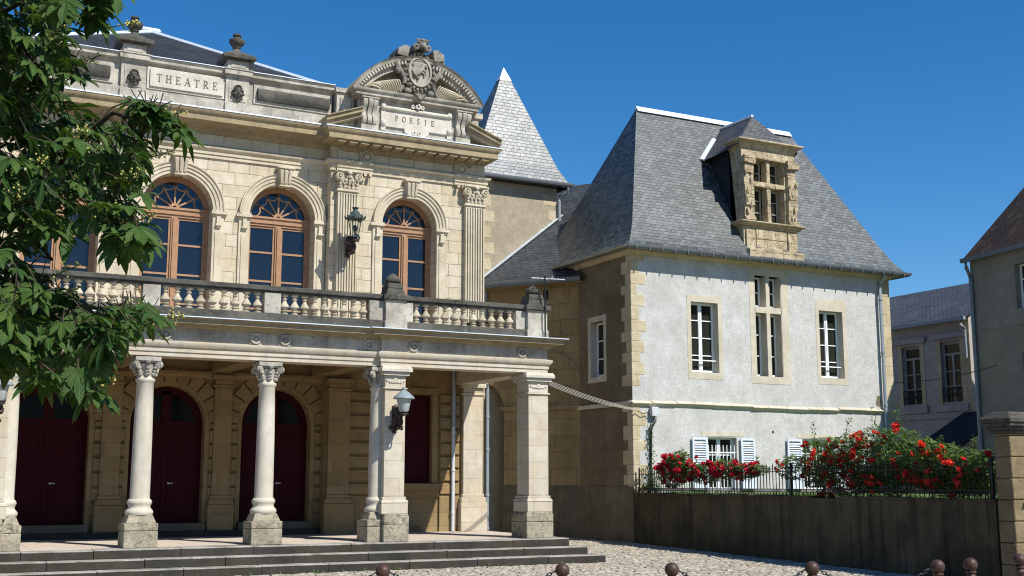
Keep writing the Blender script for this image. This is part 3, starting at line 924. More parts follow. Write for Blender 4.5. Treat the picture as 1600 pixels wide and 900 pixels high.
# --- attic of the pavilion: consoles, POESIE tablet, arched pediment, cartouche
for sgn in (1, -1):
    def X(x): return x if sgn > 0 else mir(x)
    def bx(m, a, b, *r):
        a, b = X(a), X(b); m.box(min(a, b), max(a, b), *r)
    cx = X(10.82)
    m = MB(front(25.98))
    bx(m, 9.36, 12.3, 0, 1.0, 9.88, 10.74)
    bx(m, 9.86, 11.78, -.04, 0, 9.88, 10.0)
    m2 = m
    bl = part(m, 'attic_block', 'weather2')
    m = MB(front(26.2)); bx(m, 8.86, 9.3, 0, .6, 9.9, 10.86); bx(m, 8.82, 9.34, -.05, .65, 10.862, 10.97); bx(m, 8.95, 9.21, -.03, 0, 10.35, 10.75); bx(m, 8.99, 9.17, -.05, 0, 10.42, 10.7)
    part(m, 'attic_return', 'weather2')
    m = MB(front(26.2)); bx(m, 12.34, 12.62, 0, .6, 9.9, 10.72); bx(m, 12.33, 12.72, -.05, .65, 10.722, 10.86)
    part(m, 'attic_return', 'weather2')
    m = MB()
    pth = [(9.36, 27), (9.36, 25.98), (12.3, 25.98), (12.3, 27)] if sgn > 0 else [(mir(12.3), 27), (mir(12.3), 25.98), (mir(9.36), 25.98), (mir(9.36), 27)]
    m.sweep(pth, [(-.3, 10.74), (.04, 10.74), (.07, 10.77), (.16, 10.79), (.16, 10.85), (.2, 10.88), (.22, 10.92), (.22, 10.94), (-.3, 10.94)])
    part(m, 'attic_cornice', 'weather2')
    for xa in (9.58, 12.05):
        m = MB(front(25.98))
        c = X(xa)
        m.box(c - .2, c + .2, -.09, 0, 9.88, 10.08)
        for u in (-.13, 0, .13):                      # three scrolled ribs
            pr = [(-.02, 10.08), (-.1, 10.1), (-.13, 10.16), (-.12, 10.24), (-.08, 10.32), (-.09, 10.42), (-.15, 10.5), (-.2, 10.58), (-.2, 10.66), (-.15, 10.71), (0, 10.735), (0, 10.08)]
            if u == 0: pr = [(p * 1.12, z) for p, z in pr]
            m.prism(pr, 'x', c + u - .055, c + u + .055)
        m.box(c - .22, c + .22, -.2, 0, 10.70, 10.74)
        part(m, 'console', 'weather2', bl, bevel=.01)
    # tablet with rolled ends
    m = MB(front(25.98))
    bx(m, 9.98, 11.66, -.05, 0, 10.11, 10.52)
    bx(m, 10.5, 11.14, -.052, 0, 10.03, 10.11)
    a_, b_ = sorted((X(10.5), X(11.14)))
    m.prism([(a_, 10.03), (b_, 10.03), (b_ - .12, 9.96), (cx, 9.945), (a_ + .12, 9.96)], 'y', -.05, 0)
    a_, b_ = sorted((X(10.0), X(11.64)))
    m.tube([(a_, -.06, 10.56), (b_, -.06, 10.56)], .055, 10)
    for xe in (9.95, 11.69):
        for zz in (10.58, 10.18):
            m.blob((X(xe), -.06, zz), .075, .06, .085, 10, 6)
        bx(m, xe - .055, xe + .055, -.055, 0, 10.0, 10.6)
    for k in (-1, 1):
        m.arc(cx + k * .07, 10.03, [(.06, -.075), (.03, -.075), (.03, -.05), (.06, -.05)], 0, 2 * PI, 10)
    m.arc(cx, 10.68, [(.07, -.16), (.03, -.16), (.03, 0), (.07, 0)], 0, 2 * PI, 12)
    for k in (-1, 1): m.arc(cx + k * .12, 10.67, [(.055, -.13), (.02, -.13), (.02, 0), (.055, 0)], 0, 2 * PI, 10)
    tb = part(m, 'name_tablet', 'tablet', bl)
    if sgn > 0:
        lettering('POESIE', 10.29, 10.27, .135, .19, 25.926, tb)
    # segmental pediment
    Rr = 2.0; cz = 11.92 - Rr
    ha = math.asin((10.95 - cz) / Rr)
    m = MB(front(25.98))
    m.arc(cx, cz, [(Rr - .30, .55), (Rr - .30, -.1), (Rr - .2, -.1), (Rr - .19, -.14), (Rr - .12, -.16), (Rr - .1, -.21), (Rr - .03, -.23), (Rr, -.27), (Rr, .6)], ha - .02, PI - ha + .02, 40)
    for k in range(44):                              # dentils
        a = ha + .03 + (PI - 2 * ha - .06) * (k + .5) / 44
        if abs(a - PI / 2) < .16: continue
        ca, sa = math.cos(a), math.sin(a)
        P = []
        for dd in (-.205, -.13):
            for rr, t in ((Rr - .19, -.012), (Rr - .105, -.012), (Rr - .105, .012), (Rr - .19, .012)):
                P.append((cx + rr * ca - t * Rr * sa, dd, cz + rr * sa + t * Rr * ca))
        m.hexa(P)
    part(m, 'arched_pediment', 'weather2', bl)
    m = MB(front(25.98))
    pts = [(cx + (Rr - .25) * math.cos(a), cz + (Rr - .25) * math.sin(a)) for a in [math.asin((10.93 - cz) / (Rr - .25)) + (PI - 2 * math.asin((10.93 - cz) / (Rr - .25))) * k / 24 for k in range(25)]]
    m.prism(pts, 'y', .22, .5); part(m, 'tympanum', 'weather2', bl)
    # cartouche
    m = MB(front(25.98))
    m.lathe([(.0, 0), (.01, 0)], 0, 0, 4) if False else None
    zc = 11.55
    def oval(r0, r1, d0, d1, n=28):
        rings = []
        for i in range(n):
            a = 2 * PI * i / n
            rings.append([m.p(cx + r * .8 * math.cos(a), d, zc + r * math.sin(a)) for r, d in ((r0, d0), (r1, d0), (r1, d1), (r0, d1))])
        for i in range(n):
            A, B = rings[i], rings[(i + 1) % n]
            for j in range(4): m.face([A[j], A[(j + 1) % 4], B[(j + 1) % 4], B[j]])
    oval(.01, .52, -.17, .3)
    for i in range(22):
        a = 2 * PI * i / 22
        m.blob((cx + .46 * .8 * math.cos(a), -.19, zc + .46 * math.sin(a)), .045, .05, .045, 8, 5)
    for sx in (-1, 1):                               # side scrolls
        pts = []
        for k in range(15):
            t = k / 14
            pts.append((cx + sx * (.50 + .12 * math.sin(t * 6.3)), -.12 - .06 * math.sin(t * PI), zc + .5 - t * 1.05))
        m.tube(pts, .07, 8, .05)
        m.prism([(cx + sx * .36, zc + .3), (cx + sx * .62, zc + .34), (cx + sx * .6, zc + .5), (cx + sx * .42, zc + .6), (cx + sx * .3, zc + .56)], 'y', -.3, .35)
        m.blob((cx + sx * .55, -.16, zc - .02), .09, .08, .1, 8, 6, .1)
        m.blob((cx + sx * .3, -.18, zc - .52), .1, .08, .08, 8, 6, .1)
    m.blob((cx + .02, -.32, zc + .64), .1, .07, .09, 10, 6, .12)
    m.prism([(cx + .03 + .16 * math.cos(PI * k / 10), zc + .58 + .25 * math.sin(PI * k / 10)) for k in range(11)], 'y', -.3, .8)
    for k in range(5): m.blob((cx - .12 + .07 * k, -.36, zc + .76), .035, .03, .035, 7, 5)
    for sx in (-1, 1): m.arc(cx + sx * .16, zc + .58, [(.08, -.35), (.04, -.37), (.02, -.35), (.02, -.2), (.08, -.2)], 0, 2 * PI, 12)
    m.prism([(cx - .16, 10.98), (cx + .16, 10.98), (cx + .02, 10.84), (cx - .02, 10.84)], 'y', -.27, -.15)
    ca_ = part(m, 'cartouche', 'cartouche', bl)
    m = MB(front(25.98))
    oval(.01, .36, -.2, -.16); oval(.33, .39, -.24, -.17)
    # worn animal rearing on the shield: body, neck, head, legs, tail
    m.tube([(cx - .14, -.21, zc - .10), (cx - .04, -.24, zc - .02), (cx + .05, -.24, zc + .07), (cx + .09, -.23, zc + .19)], .075, 8, .05)
    m.tube([(cx + .09, -.23, zc + .19), (cx + .15, -.23, zc + .17), (cx + .18, -.22, zc + .12)], .04, 7, .025)
    m.tube([(cx + .04, -.22, zc + .04), (cx + .14, -.23, zc + .03), (cx + .16, -.22, zc - .05)], .025, 6, .015)
    m.tube([(cx + .03, -.22, zc + .0), (cx + .12, -.23, zc - .05), (cx + .11, -.22, zc - .13)], .025, 6, .015)
    m.tube([(cx - .12, -.22, zc - .1), (cx - .04, -.23, zc - .18), (cx - .08, -.22, zc - .27)], .035, 6, .018)
    m.tube([(cx - .14, -.22, zc - .08), (cx - .2, -.22, zc + .02), (cx - .15, -.22, zc + .12), (cx - .2, -.21, zc + .18)], .022, 6, .014)
    part(m, 'medallion', 'weather2', ca_)
    # leafy wings
    for sx in (-1, 1):
        m = MB(front(25.98))
        for k in range(11):
            t = k / 10
            u0 = cx + sx * (.46 + .05 * k); z0 = 10.96
            L = .25 * (1 - t) ** .6 + .06
            pts = []
            for i in range(9):
                q = i / 8
                an = R(100) - q * R(150 + 25 * random.random())
                pts.append((u0 + sx * (.10 + .16 * t) * (1 - math.cos(q * PI * .95)) * .8, -.07 - .13 * math.sin(q * PI), z0 + L * math.sin(q * PI * .78)))
            m.tube(pts, .027, 6, .012)
            m.blob((pts[-1][0], pts[-1][1] - .02, pts[-1][2]), .035, .035, .03, 6, 4, .25)
        for k in range(14):
            m.blob((cx + sx * random.uniform(.95, 1.4), -.05, 10.96 + random.uniform(0, .08)), random.uniform(.04, .08), .05, random.uniform(.02, .045), 6, 4, .3)
        m.box(min(cx + sx * .4, cx + sx * 1.45), max(cx + sx * .4, cx + sx * 1.45), -.04, .1, 10.935, 10.965)
        part(m, 'carved_foliage', 'trim', bl)

# --- slate roof behind the parapet
rid = 13.5
m = MB()
pA, pB = (9.05, 27.1, 11.25), (5.05, 31.2, rid)
pC, pD = (mir(5.05), 31.2, rid), (mir(9.05), 27.1, 11.25)
m.quad(pD, pA, pB, pC)
m.face([m.p(*pA), m.p(9.05, 35.3, 11.25), m.p(*pB)]); m.face([m.p(*pD), m.p(*pC), m.p(mir(9.05), 35.3, 11.25)])
m.quad((mir(9.05), 35.3, 11.25), pC, pB, (9.05, 35.3, 11.25))
m.box(mir(9.05), 9.05, 27.1, 35.3, 10.3, 11.25)
rf = part(m, 'roof', 'slate_dark')
m = MB()
m.tube([pA, pB], .075, 6); m.tube([pB, pC], .085, 6); m.tube([pC, pD], .075, 6)
m.box(mir(9.05), 9.05, 27.02, 27.12, 11.12, 11.30)
part(m, 'ridge_flashing', 'zinc', rf)

# --- ground floor inside the porch
DC = [2.9, 5.33, 7.75]
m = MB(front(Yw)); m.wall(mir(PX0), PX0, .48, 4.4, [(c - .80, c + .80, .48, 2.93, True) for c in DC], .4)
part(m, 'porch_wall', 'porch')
for sgn in (1, -1):
    x0, x1 = (PX0, XR) if sgn > 0 else (XL, mir(PX0))
    c = 10.8 if sgn > 0 else mir(10.8)
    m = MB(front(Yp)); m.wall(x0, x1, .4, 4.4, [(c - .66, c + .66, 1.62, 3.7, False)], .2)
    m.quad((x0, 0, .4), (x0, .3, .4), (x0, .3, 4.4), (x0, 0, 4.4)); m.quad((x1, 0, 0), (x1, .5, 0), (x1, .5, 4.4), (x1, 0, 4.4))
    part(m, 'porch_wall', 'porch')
    m = MB(front(Yp))
    m.box(c - .66, c - .005, .1, .14, 1.62, 3.7); m.box(c + .005, c + .66, .1, .14, 1.62, 3.7)
    for sx in (-1, 1): 
        a, b = sorted((c + sx * .08, c + sx * .58)); m.box(a, b, .085, .1, 1.75, 2.5); m.box(a, b, .085, .1, 2.65, 3.58)
    part(m, 'shutter', 'maroon')
    m = MB(front(Yp))
    m.box(c - .8, c - .66, -.05, 0, 1.6, 3.72); m.box(c + .66, c + .8, -.05, 0, 1.6, 3.72); m.box(c - .8, c + .8, -.05, 0, 3.722, 3.86); m.box(c - .9, c + .9, -.12, 0, 1.46, 1.598)
    m.box(c - .85, c + .85, -.06, 0, 1.3, 1.458)
    part(m, 'window_surround', 'porch')
m = MB(); m.box(mir(PX0), PX0, Yw - .32, Yw, .48, .61)
part(m, 'base_step', 'step')


def porch_door(c):
    r, zs = .80, 2.93
    m = MB(front(Yw)); d0 = .26
    m.box(c - r, c - .006, d0, d0 + .06, .77, zs - .06); m.box(c + .006, c + r, d0, d0 + .06, .77, zs - .06)
    m.box(c - r, c + r, d0 - .04, d0 + .06, zs - .06, zs + .04)
    m.box(c - .04, c + .04, d0 - .03, d0, .77, zs - .06)
    for sx in (-1, 1):
        a, b = (c + .1, c + r - .1) if sx > 0 else (c - r + .1, c - .1)
        for (z0, z1) in ((.95, 1.55), (1.7, zs - .2)):
            for (q0, q1, w0, w1) in ((a, b, z0, z0 + .04), (a, b, z1 - .04, z1), (a, a + .04, z0 + .04, z1 - .04), (b - .04, b, z0 + .04, z1 - .04)):
                m.box(q0, q1, d0 - .02, d0, w0, w1)
            m.box(a + .1, b - .1, d0 - .012, d0, z0 + .1, z1 - .1)
        m.arc((a + b) / 2, 1.74, [(.14, d0 - .02), (.11, d0 - .02), (.11, d0), (.14, d0)], 0, PI, 10)
    m.arc(c, zs, [(r + .01, d0), (r - .16, d0), (r - .16, d0 + .06), (r + .01, d0 + .06)], 0, PI, 24)
    m.box(c - .1, c + .1, d0, d0 + .06, zs + .04, zs + r - .1)
    dr = part(m, 'double_door', 'maroon')
    m = MB(front(Yw))
    pts = [(c + (r - .02) * math.cos(PI * k / 20), zs + (r - .02) * math.sin(PI * k / 20)) for k in range(21)]
    m.face([m.p(u, d0 + .04, z) for u, z in pts]); part(m, 'fanlight', 'glass3', dr)
    m = MB(front(Yw)); m.blob((c + .1, d0 - .05, 1.62), .025, .03, .025); m.box(c + .1, c + .2, d0 - .06, d0 - .04, 1.61, 1.63); part(m, 'handle', 'plastic', dr)
    m = MB(front(Yw)); m.box(c - r - .05, c + r + .05, -.2, .26, .612, .768); part(m, 'threshold', 'cement')


for c in DC: porch_door(c)


def rusticate(m, a, b, z0, z1, h=.312, gap=.045, pr=.075):
    z = z0
    while z < z1 - .1:
        zt = min(z + h - gap, z1)
        m.hexa([(a, 0, z), (b, 0, z), (b, -pr * .4, z), (a, -pr * .4, z), (a, 0, zt), (b, 0, zt), (b, -pr * .4, zt), (a, -pr * .4, zt)])
        m.hexa([(a, -pr * .4, z), (b, -pr * .4, z), (b - .015, -pr, z + .018), (a + .015, -pr, z + .018), (a, -pr * .4, zt), (b, -pr * .4, zt), (b - .015, -pr, zt - .018), (a + .015, -pr, zt - .018)])
        z += h


def voussoirs(m, c, zs, r0, r1, n=11, pr=.05):
    for k in range(n):
        a0 = PI * k / n + .018; a1 = PI * (k + 1) / n - .018
        P = []
        for d in (0, -pr):
            for rr, aa in ((r0, a0), (r1, a0), (r1, a1), (r0, a1)):
                P.append((c + rr * math.cos(aa), d, zs + rr * math.sin(aa)))
        m.hexa(P)


pil = [mir(8.98) + .4, 4.17, 6.5, 9.1]
m = MB(front(Yw))
for c in DC:
    for sx in (-1, 1):
        a, b = sorted((c + sx * .90, c + sx * 1.06)); rusticate(m, a, b, .95, 2.93)
    voussoirs(m, c, 2.93, .90, 1.2, 11, .075)
    m.arc(c, 2.93, [(.90, 0), (.90, -.03), (.80, -.03), (.80, 0)], 0, PI, 24)
    for sx in (-1, 1):
        a, b = sorted((c + sx * .80, c + sx * .90)); m.box(a, b, -.03, 0, .62, 2.93)
part(m, 'rustication', 'porch')
for sgn in (1, -1):
    for (a, b) in ((11.66, 12.18), (9.36, 9.94)):
        if sgn < 0: a, b = mir(b), mir(a)
        m = MB(front(Yp))
        rusticate(m, a, b, 1.35, 3.72)
        m.box(a, b, -.06, 0, .48, 1.32)
        part(m, 'rustication', 'porch')
lowp = [(x, Yw) for x in (4.14, 6.5)] + [(9.1, Yp), (mir(9.1), Yp), (12.5, Yp), (mir(12.5), Yp)]
for (x, Y) in lowp:
    w = .2 if Y == Yw else .26
    m = MB(front(Y))
    m.box(x - w, x + w, -.14, 0, 1.2, 3.72)
    for (ex, z0, z1, d) in ((.03, 1.28, 1.36, .17), (.07, 1.16, 1.28, .2), (.04, 3.72, 3.78, .17), (.0, 3.78, 3.9, .15), (.06, 3.9, 4.0, .22), (.09, .482, 1.16, .23)):
        m.box(x - w - ex, x + w + ex, -d, 0, z0, z1)
    part(m, 'lower_pilaster', 'pier' if x > 12 else 'porch', bevel=.012)  # pilasters in the porch shade take the darkened stone, the sunlit one stays pale
m = MB(); m.sweep([(mir(PX0), Yw), (PX0, Yw)], [(0, 3.9), (.05, 3.9), (.08, 3.96), (.14, 4.0), (.14, 4.06), (0, 4.08)]); part(m, 'string_course', 'porch')

# --- columns and piers
def column(x, y=22.75):
    m = MB()
    m.lathe([(.235, 1.06), (.25, 1.09), (.25, 1.13), (.225, 1.16), (.205, 1.18), (.195, 1.22), (.215, 1.26), (.225, 1.29), (.21, 1.33), (.185, 1.35), (.178, 1.40), (.176, 1.8), (.172, 2.4), (.163, 3.0), (.152, 3.47), (.16, 3.48), (.178, 3.51), (.178, 3.54), (.155, 3.56), (.15, 3.6)], 0, 0, 32)
    o = m.build('column', M['shaft'], th, (x, y, 0))
    m = MB(); m.F = None
    w = .3
    m.box(-w, w, -w, w, .48, .78); m.box(-w, w, -w, w, .784, .92); m.frustum(-w + .03, w - .03, -w + .03, w - .03, .92, 1.065, .06)
    m.build('plinth', M['plinth'], o, (x, y, 0), bevel=.015)
    m = MB()
    m.lathe([(.15, 3.58), (.155, 3.66), (.175, 3.76), (.2, 3.82)], 0, 0, 16)
    m.box(-.23, .23, -.23, .23, 3.875, 3.95); m.box(-.20, .20, -.20, .20, 3.84, 3.875)
    for sx in (-1, 1):
        for sy in (-1, 1):
            for (zz, rr, k) in ((3.80, .07, 1.0), (3.80, .035, 1.16)):
                # diagonal volute as a short drum
                c0 = Vector((sx * .2, sy * .2, zz)); ax = Vector((sx, -sy, 0)).normalized()
                pts = [c0 - ax * .03 * k, c0 + ax * .03 * k]
                m.tube(pts, rr, 12, smooth=False)
    for k in range(8):
        a = 2 * PI * k / 8
        for q in range(3):
            m.blob((.17 * math.cos(a) * (1 + .12 * q), .17 * math.sin(a) * (1 + .12 * q), 3.63 + .055 * q), .045, .045, .04, 6, 4, .2)
    for k in range(4):
        a = PI / 2 * k; m.blob((.23 * math.cos(a), .23 * math.sin(a), 3.86), .05, .05, .05, 7, 5, .15)
    m.build('capital', M['weather2'], o, (x, y, 0))
    return o


c0 = column(colx[0])
for x in colx[1:]:
    dup(c0, th, (x, 22.75, 0))


def pier(x0, x1, y0, y1, px0, px1, py0):
    m = MB()
    m.box(x0, x1, y0, y1, 1.36, 3.47)
    m.box(x0 - .03, x1 + .03, y0 - .03, y1 + .03, 1.24, 1.36)
    m.frustum(x0 - .07, x1 + .07, y0 - .07, y1 + .07, 1.24, 1.30, .02)
    m.box(x0 - .06, x1 + .06, y0 - .06, y1 + .06, 1.02, 1.235)
    m.box(x0 - .03, x1 + .03, y0 - .03, y1 + .03, 3.5, 3.535); m.box(x0 - .0, x1 + .0, y0 - .0, y1 + .0, 3.47, 3.5)
    m.box(x0, x1, y0, y1, 3.535, 3.78)
    o = part(m, 'pier', 'pier', bevel=.01)
    m = MB()
    m.box(px0, px1, py0, y1 + .1, .48, .82); m.box(px0, px1, py0, y1 + .1, .824, .99); m.frustum(px0, px1, py0, y1 + .1, .99, 1.03, .03)
    m.build('plinth', M['plinth'], o, bevel=.015)
    m = MB()
    m.box(x0 - .06, x1 + .06, y0 - .06, y1 + .06, 3.78, 3.85)
    m.box(x0 - .11, x1 + .11, y0 - .11, y1 + .11, 3.855, 3.905); m.frustum(x0 - .11, x1 + .11, y0 - .11, y1 + .11, 3.905, 3.965, .03)
    cxx = (x0 + x1) / 2
    for k in range(-3, 4):
        m.blob((cxx + .06 * k, y0 - .005, 3.66 + .02 * math.cos(k * 2.1)), .035, .02, .03, 6, 4, .2)
    m.arc(cxx, 3.68, [(.05, y0 - .02), (.025, y0 - .02), (.025, y0), (.05, y0)], 0, 2 * PI, 10)
    m.build('capital', M['shaft'], o)
    return o


pier(8.745, 9.19, 22.42, 22.95, 8.73, 9.27, 22.34)
pier(12.02, 12.5, 22.42, 22.95, 11.93, 12.57, 22.34)
pier(1.36, 1.78, 22.42, 22.95, 1.27, 1.79, 22.34)
pier(mir(12.5), mir(12.02), 22.42, 22.95, mir(12.57), mir(11.93), 22.34)

# --- entablature of the portico
ex = 12.5
pth = [(mir(ex), Yp - .15), (mir(ex), 22.44), (1.86, 22.44), (1.86, 22.53), (8.66, 22.53), (8.66, 22.44), (ex, 22.44), (ex, Yp - .15)]
m = MB(); m.sweep(pth, [(-.46, 3.97), (0, 3.97), (0, 4.05), (.022, 4.055), (.022, 4.135), (.045, 4.14), (.06, 4.165), (.085, 4.205), (.085, 4.245), (0, 4.265), (-.46, 4.265)]); part(m, 'portico_architrave', 'pier')
m = MB(); m.sweep(pth, [(-.46, 4.266), (-.003, 4.266), (-.003, 4.5), (-.46, 4.5)]); fz = part(m, 'portico_frieze', 'weather2')  # grey stone puts the frieze's blue-grey sky-lit shade into its colour
m = MB(); m.sweep(pth, [(-.46, 4.501), (.03, 4.501), (.05, 4.53), (.09, 4.56), (.22, 4.575), (.26, 4.58), (.26, 4.635), (.29, 4.655), (.33, 4.685), (-.46, 4.705)]); part(m, 'portico_cornice', 'corn')
m = MB(); m.sweep(pth, [(-.46, 4.707), (.345, 4.688), (.345, 4.706), (-.46, 4.73)]); part(m, 'balcony_flashing', 'zinc')
for x in (6.1, 6.68, 8.41, 9.35, 11.86, 3.82, 4.4, 2.1, 1.2):
    Y = 22.53 if 1.86 < x < 8.66 else 22.44
    m = MB(front(Y + .003)); m.box(x - .116, x + .116, -.02, 0, 4.268, 4.498)
    m.arc(x, 4.383, [(.108, -.02), (.1, -.06), (.07, -.06), (.06, -.02)], 0, 2 * PI, 20); m.blob((x, -.02, 4.383), .042, .045, .042, 10, 6)
    m.build('roundel', M['weather2'], fz)
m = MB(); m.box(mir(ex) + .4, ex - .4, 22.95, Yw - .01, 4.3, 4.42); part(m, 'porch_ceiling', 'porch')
m = MB(); m.box(mir(ex) + .02, ex - .02, 22.55, Yw - .01, 4.55, 4.745); part(m, 'balcony_floor', 'floor')
for x in (4.11, 6.42, 8.73, 1.8):
    m = MB(); m.box(x - .2, x + .2, 22.97, Yw - .02, 4.06, 4.3); part(m, 'ceiling_beam', 'porch')

# --- balustrade
bal = MB()
Yb0, Yb1 = 22.5, 22.78
zb0, zb1 = 4.735, 4.90


def brail(m, x0, x1, y0, y1):
    m.box(x0, x1, y0 + .04, y1 - .04, 5.30, 5.345); m.box(x0, x1, y0, y1, 5.345, 5.44)
    m.box(x0, x1, y0 - .01, y1 + .01, zb0, zb1)


segs = [(mir(12.0), 1.36), (1.80, 8.74), (9.19, 12.02)]
for a, b in segs:
    brail(bal, a, b, Yb0, Yb1)
for xs in (12.12, mir(12.4)):
    bal.box(xs + .04, xs + .24, 22.9, Yp - .1, 5.30, 5.345); bal.box(xs, xs + .28, 22.9, Yp - .1, 5.345, 5.44); bal.box(xs - .01, xs + .29, 22.9, Yp - .1, zb0, zb1)
bo = part(bal, 'balustrade', 'weather', bevel=.012)
bprof = [(.078, 4.9), (.078, 4.93), (.05, 4.935), (.04, 4.95), (.066, 4.965), (.068, 4.985), (.036, 4.995), (.06, 5.015), (.095, 5.05), (.09, 5.075), (.06, 5.12), (.036, 5.165), (.031, 5.19), (.05, 5.2), (.052, 5.215), (.034, 5.225), (.034, 5.245), (.055, 5.265), (.075, 5.272), (.075, 5.302)]
bm_ = MB(); bm_.lathe([(r, z - 4.9) for r, z in bprof], 0, 0, 12)
first = None
bspots = []
dies = [(1.97, 2.1), (3.95, 4.27), (6.25, 6.58), (8.42, 8.735), (9.2, 9.38), (11.78, 12.015)]
dies += [(1.81, 1.965)]
for (a, b, n) in ((2.1, 3.95, 9), (4.27, 6.25, 9), (6.58, 8.42, 9), (9.38, 11.78, 11), (mir(11.9), 1.3, 11)):
    for k in range(n): bspots.append((a + (b - a) * (k + .5) / n, (Yb0 + Yb1) / 2))
for xs in (12.26, mir(12.26)):
    for k in range(14): bspots.append((xs, 23.05 + 3.0 * (k + .5) / 14))
for (x, y) in bspots:
    if first is None:
        first = bm_.build('baluster', M['baluster'], bo, (x, y, 4.9))
    else:
        dup(first, bo, (x, y, 4.9))
for (a, b) in dies:
    m = MB(); m.box(a, b, Yb0 + .03, Yb1 - .03, 4.9, 5.3)
    m.build('balustrade_die', M['weather2'], bo, bevel=.008)


def finial_pedestal(x0, x1, y0, y1):
    m = MB()
    m.box(x0, x1, y0, y1, 4.735, 5.33); m.box(x0 - .02, x1 + .02, y0 - .02, y1 + .02, 4.735, 4.9)
    o = m.build('balustrade_pedestal', M['weather2'], bo, bevel=.01)
    m = MB()
    cx, cy = (x0 + x1) / 2, (y0 + y1) / 2
    m.box(x0 - .06, x1 + .06, y0 - .06, y1 + .06, 5.33, 5.435)
    h = (x1 - x0) / 2
    m.frustum(cx - h + .01, cx + h - .01, cy - h + .01, cy + h - .01, 5.435, 5.58, .05)
    m.frustum(cx - h + .05, cx + h - .05, cy - h + .05, cy + h - .05, 5.58, 5.69, .03)
    m.lathe([(.12, 5.68), (.12, 5.70), (.165, 5.72), (.175, 5.76), (.16, 5.80), (.1, 5.85), (.05, 5.89), (.01, 5.91)], cx, cy, 12)
    m.build('finial', M['weather'], o, bevel=.015)


finial_pedestal(8.74, 9.19, 22.44, 22.86)
finial_pedestal(12.02, 12.5, 22.44, 22.9)
finial_pedestal(1.36, 1.8, 22.44, 22.86)
finial_pedestal(mir(12.5), mir(12.02), 22.44, 22.9)

# --- rainwater pipes on the theatre
m = MB()
m.tube([(11.98, 26.18, .5), (11.98, 26.18, 2.95)], .045, 10)
for z in (.9, 1.9, 2.8): m.tube([(11.98, 26.18, z), (11.98, 26.18, z + .05)], .058, 10)
part(m, 'downpipe', 'plastic')
m = MB(); m.tube([(11.98, 26.18, 2.95), (11.98, 26.18, 4.3)], .05, 10); part(m, 'downpipe', 'pipe')
m = MB()
m.tube([(12.97, 26.35, .05), (12.97, 26.35, 3.9), (12.9, 26.25, 4.05)], .05, 10)
for z in (.5, 1.3, 2.4, 3.2): m.tube([(12.97, 26.35, z), (12.97, 26.35, z + .06)], .064, 10)
part(m, 'downpipe', 'pipe')

# ------------------------------------------------------------------ wall lanterns
def scroll_bracket(m, h, out):
    """dark wrought bracket from the wall (y=0) out to y=-out; acanthus-like clump"""
    m.box(-.045, .045, -.03, 0, -.1, h * .9)
    for k in range(10):
        t = k / 9
        m.blob((random.uniform(-.07, .07), -.05 - out * .75 * t, h * (.1 + .5 * t) + random.uniform(-.07, .07)), random.uniform(.05, .09), random.uniform(.05, .09), random.uniform(.05, .1), 7, 5, .35)
    pts = [(0, -.03, -.05)] + [(0, -out * .5 - out * .35 * math.sin(a), h * .22 - h * .26 * math.cos(a)) for a in [PI * q / 8 for q in range(9)]]
    m.tube(pts, .022, 6)
    for sx in (-1, 1):
        m.tube([(sx * .06 * math.cos(a), -out * .55 + .09 * math.sin(a), h * .1 + .09 * math.cos(a)) for a in [2 * PI * q / 9 * .9 for q in range(9)]], .018, 5)
    m.blob((0, -.08, h * .78), .06, .06, .08, 8, 5, .2)
    m.tube([(0, -.05, h * .5), (0, -out * .6, h * .42), (0, -out, h * .5)], .03, 6)
    m.lathe([(.05, h * .46), (.1, h * .5), (.1, h * .54), (.04, h * .58), (.045, h * .7)], 0, -out, 10)


def lower_lantern(x, y, z, label):
    o = thing('wall_lantern', label, 'lantern', (x, y, z), 'wall lanterns on the theatre front')
    F = lambda a, b, c: (a, b, c)
    m = MB(); scroll_bracket(m, .5, .5); m.build('bracket', M['bracket'], o, (x, y, z))
    m = MB(); m.lathe([(.08, .3), (.1, .33), (.135, .5), (.15, .56)], 0, -.5, 16); m.build('lamp_glass', M['lampglass'], o, (x, y, z))
    m = MB(); m.lathe([(.21, .555), (.215, .57), (.2, .6), (.15, .64), (.1, .69), (.05, .72), (.03, .735), (.038, .76), (.03, .785), (.005, .8)], 0, -.5, 18); m.build('lamp_cap', M['lampcap'], o, (x, y, z))
    return o


lower_lantern(8.95, 22.42, 2.72, 'white glass lantern with a domed cap on the square pier right of the columns')
lower_lantern(1.57, 22.42, 2.72, 'white glass lantern with a domed cap at the far left edge beside the leaves')
o = thing('wall_lantern', 'green four sided lantern with clear panes on the upper fluted pilaster', 'lantern', (9.19, 26.15, 6.95), 'wall lanterns on the theatre front')
LP = (9.19, 26.15, 6.95)
m = MB(); scroll_bracket(m, .42, .5); m.build('bracket', M['bracket'], o, LP)
m = MB()
m.lathe([(.09, .32), (.17, .72)], 0, -.5, 4, False, PI / 4); m.build('lamp_glass', M['clearglass'], o, LP)
m = MB()
for k in range(4):
    a = PI / 4 + PI / 2 * k
    m.tube([(.09 * math.cos(a), -.5 + .09 * math.sin(a), .31), (.172 * math.cos(a), -.5 + .172 * math.sin(a), .73)], .011, 5)
m.lathe([(.1, .29), (.105, .32), (.09, .325)], 0, -.5, 4, False, PI / 4)
m.lathe([(.235, .72), (.235, .75), (.2, .77), (.13, .83), (.1, .89), (.055, .92), (.045, .95), (.075, .98), (.08, 1.0), (.02, 1.01)], 0, -.5, 8, False, PI / 8)
for k in range(8):
    a = PI / 8 + PI / 4 * k; m.blob((.23 * math.cos(a), -.5 + .23 * math.sin(a), .775), .025, .025, .04, 5, 4)
m.lathe([(.02, .325), (.02, .42), (.05, .46), (.055, .52), (.03, .58)], 0, -.5, 8)
m.build('lamp_frame', M['copper'], o, LP)

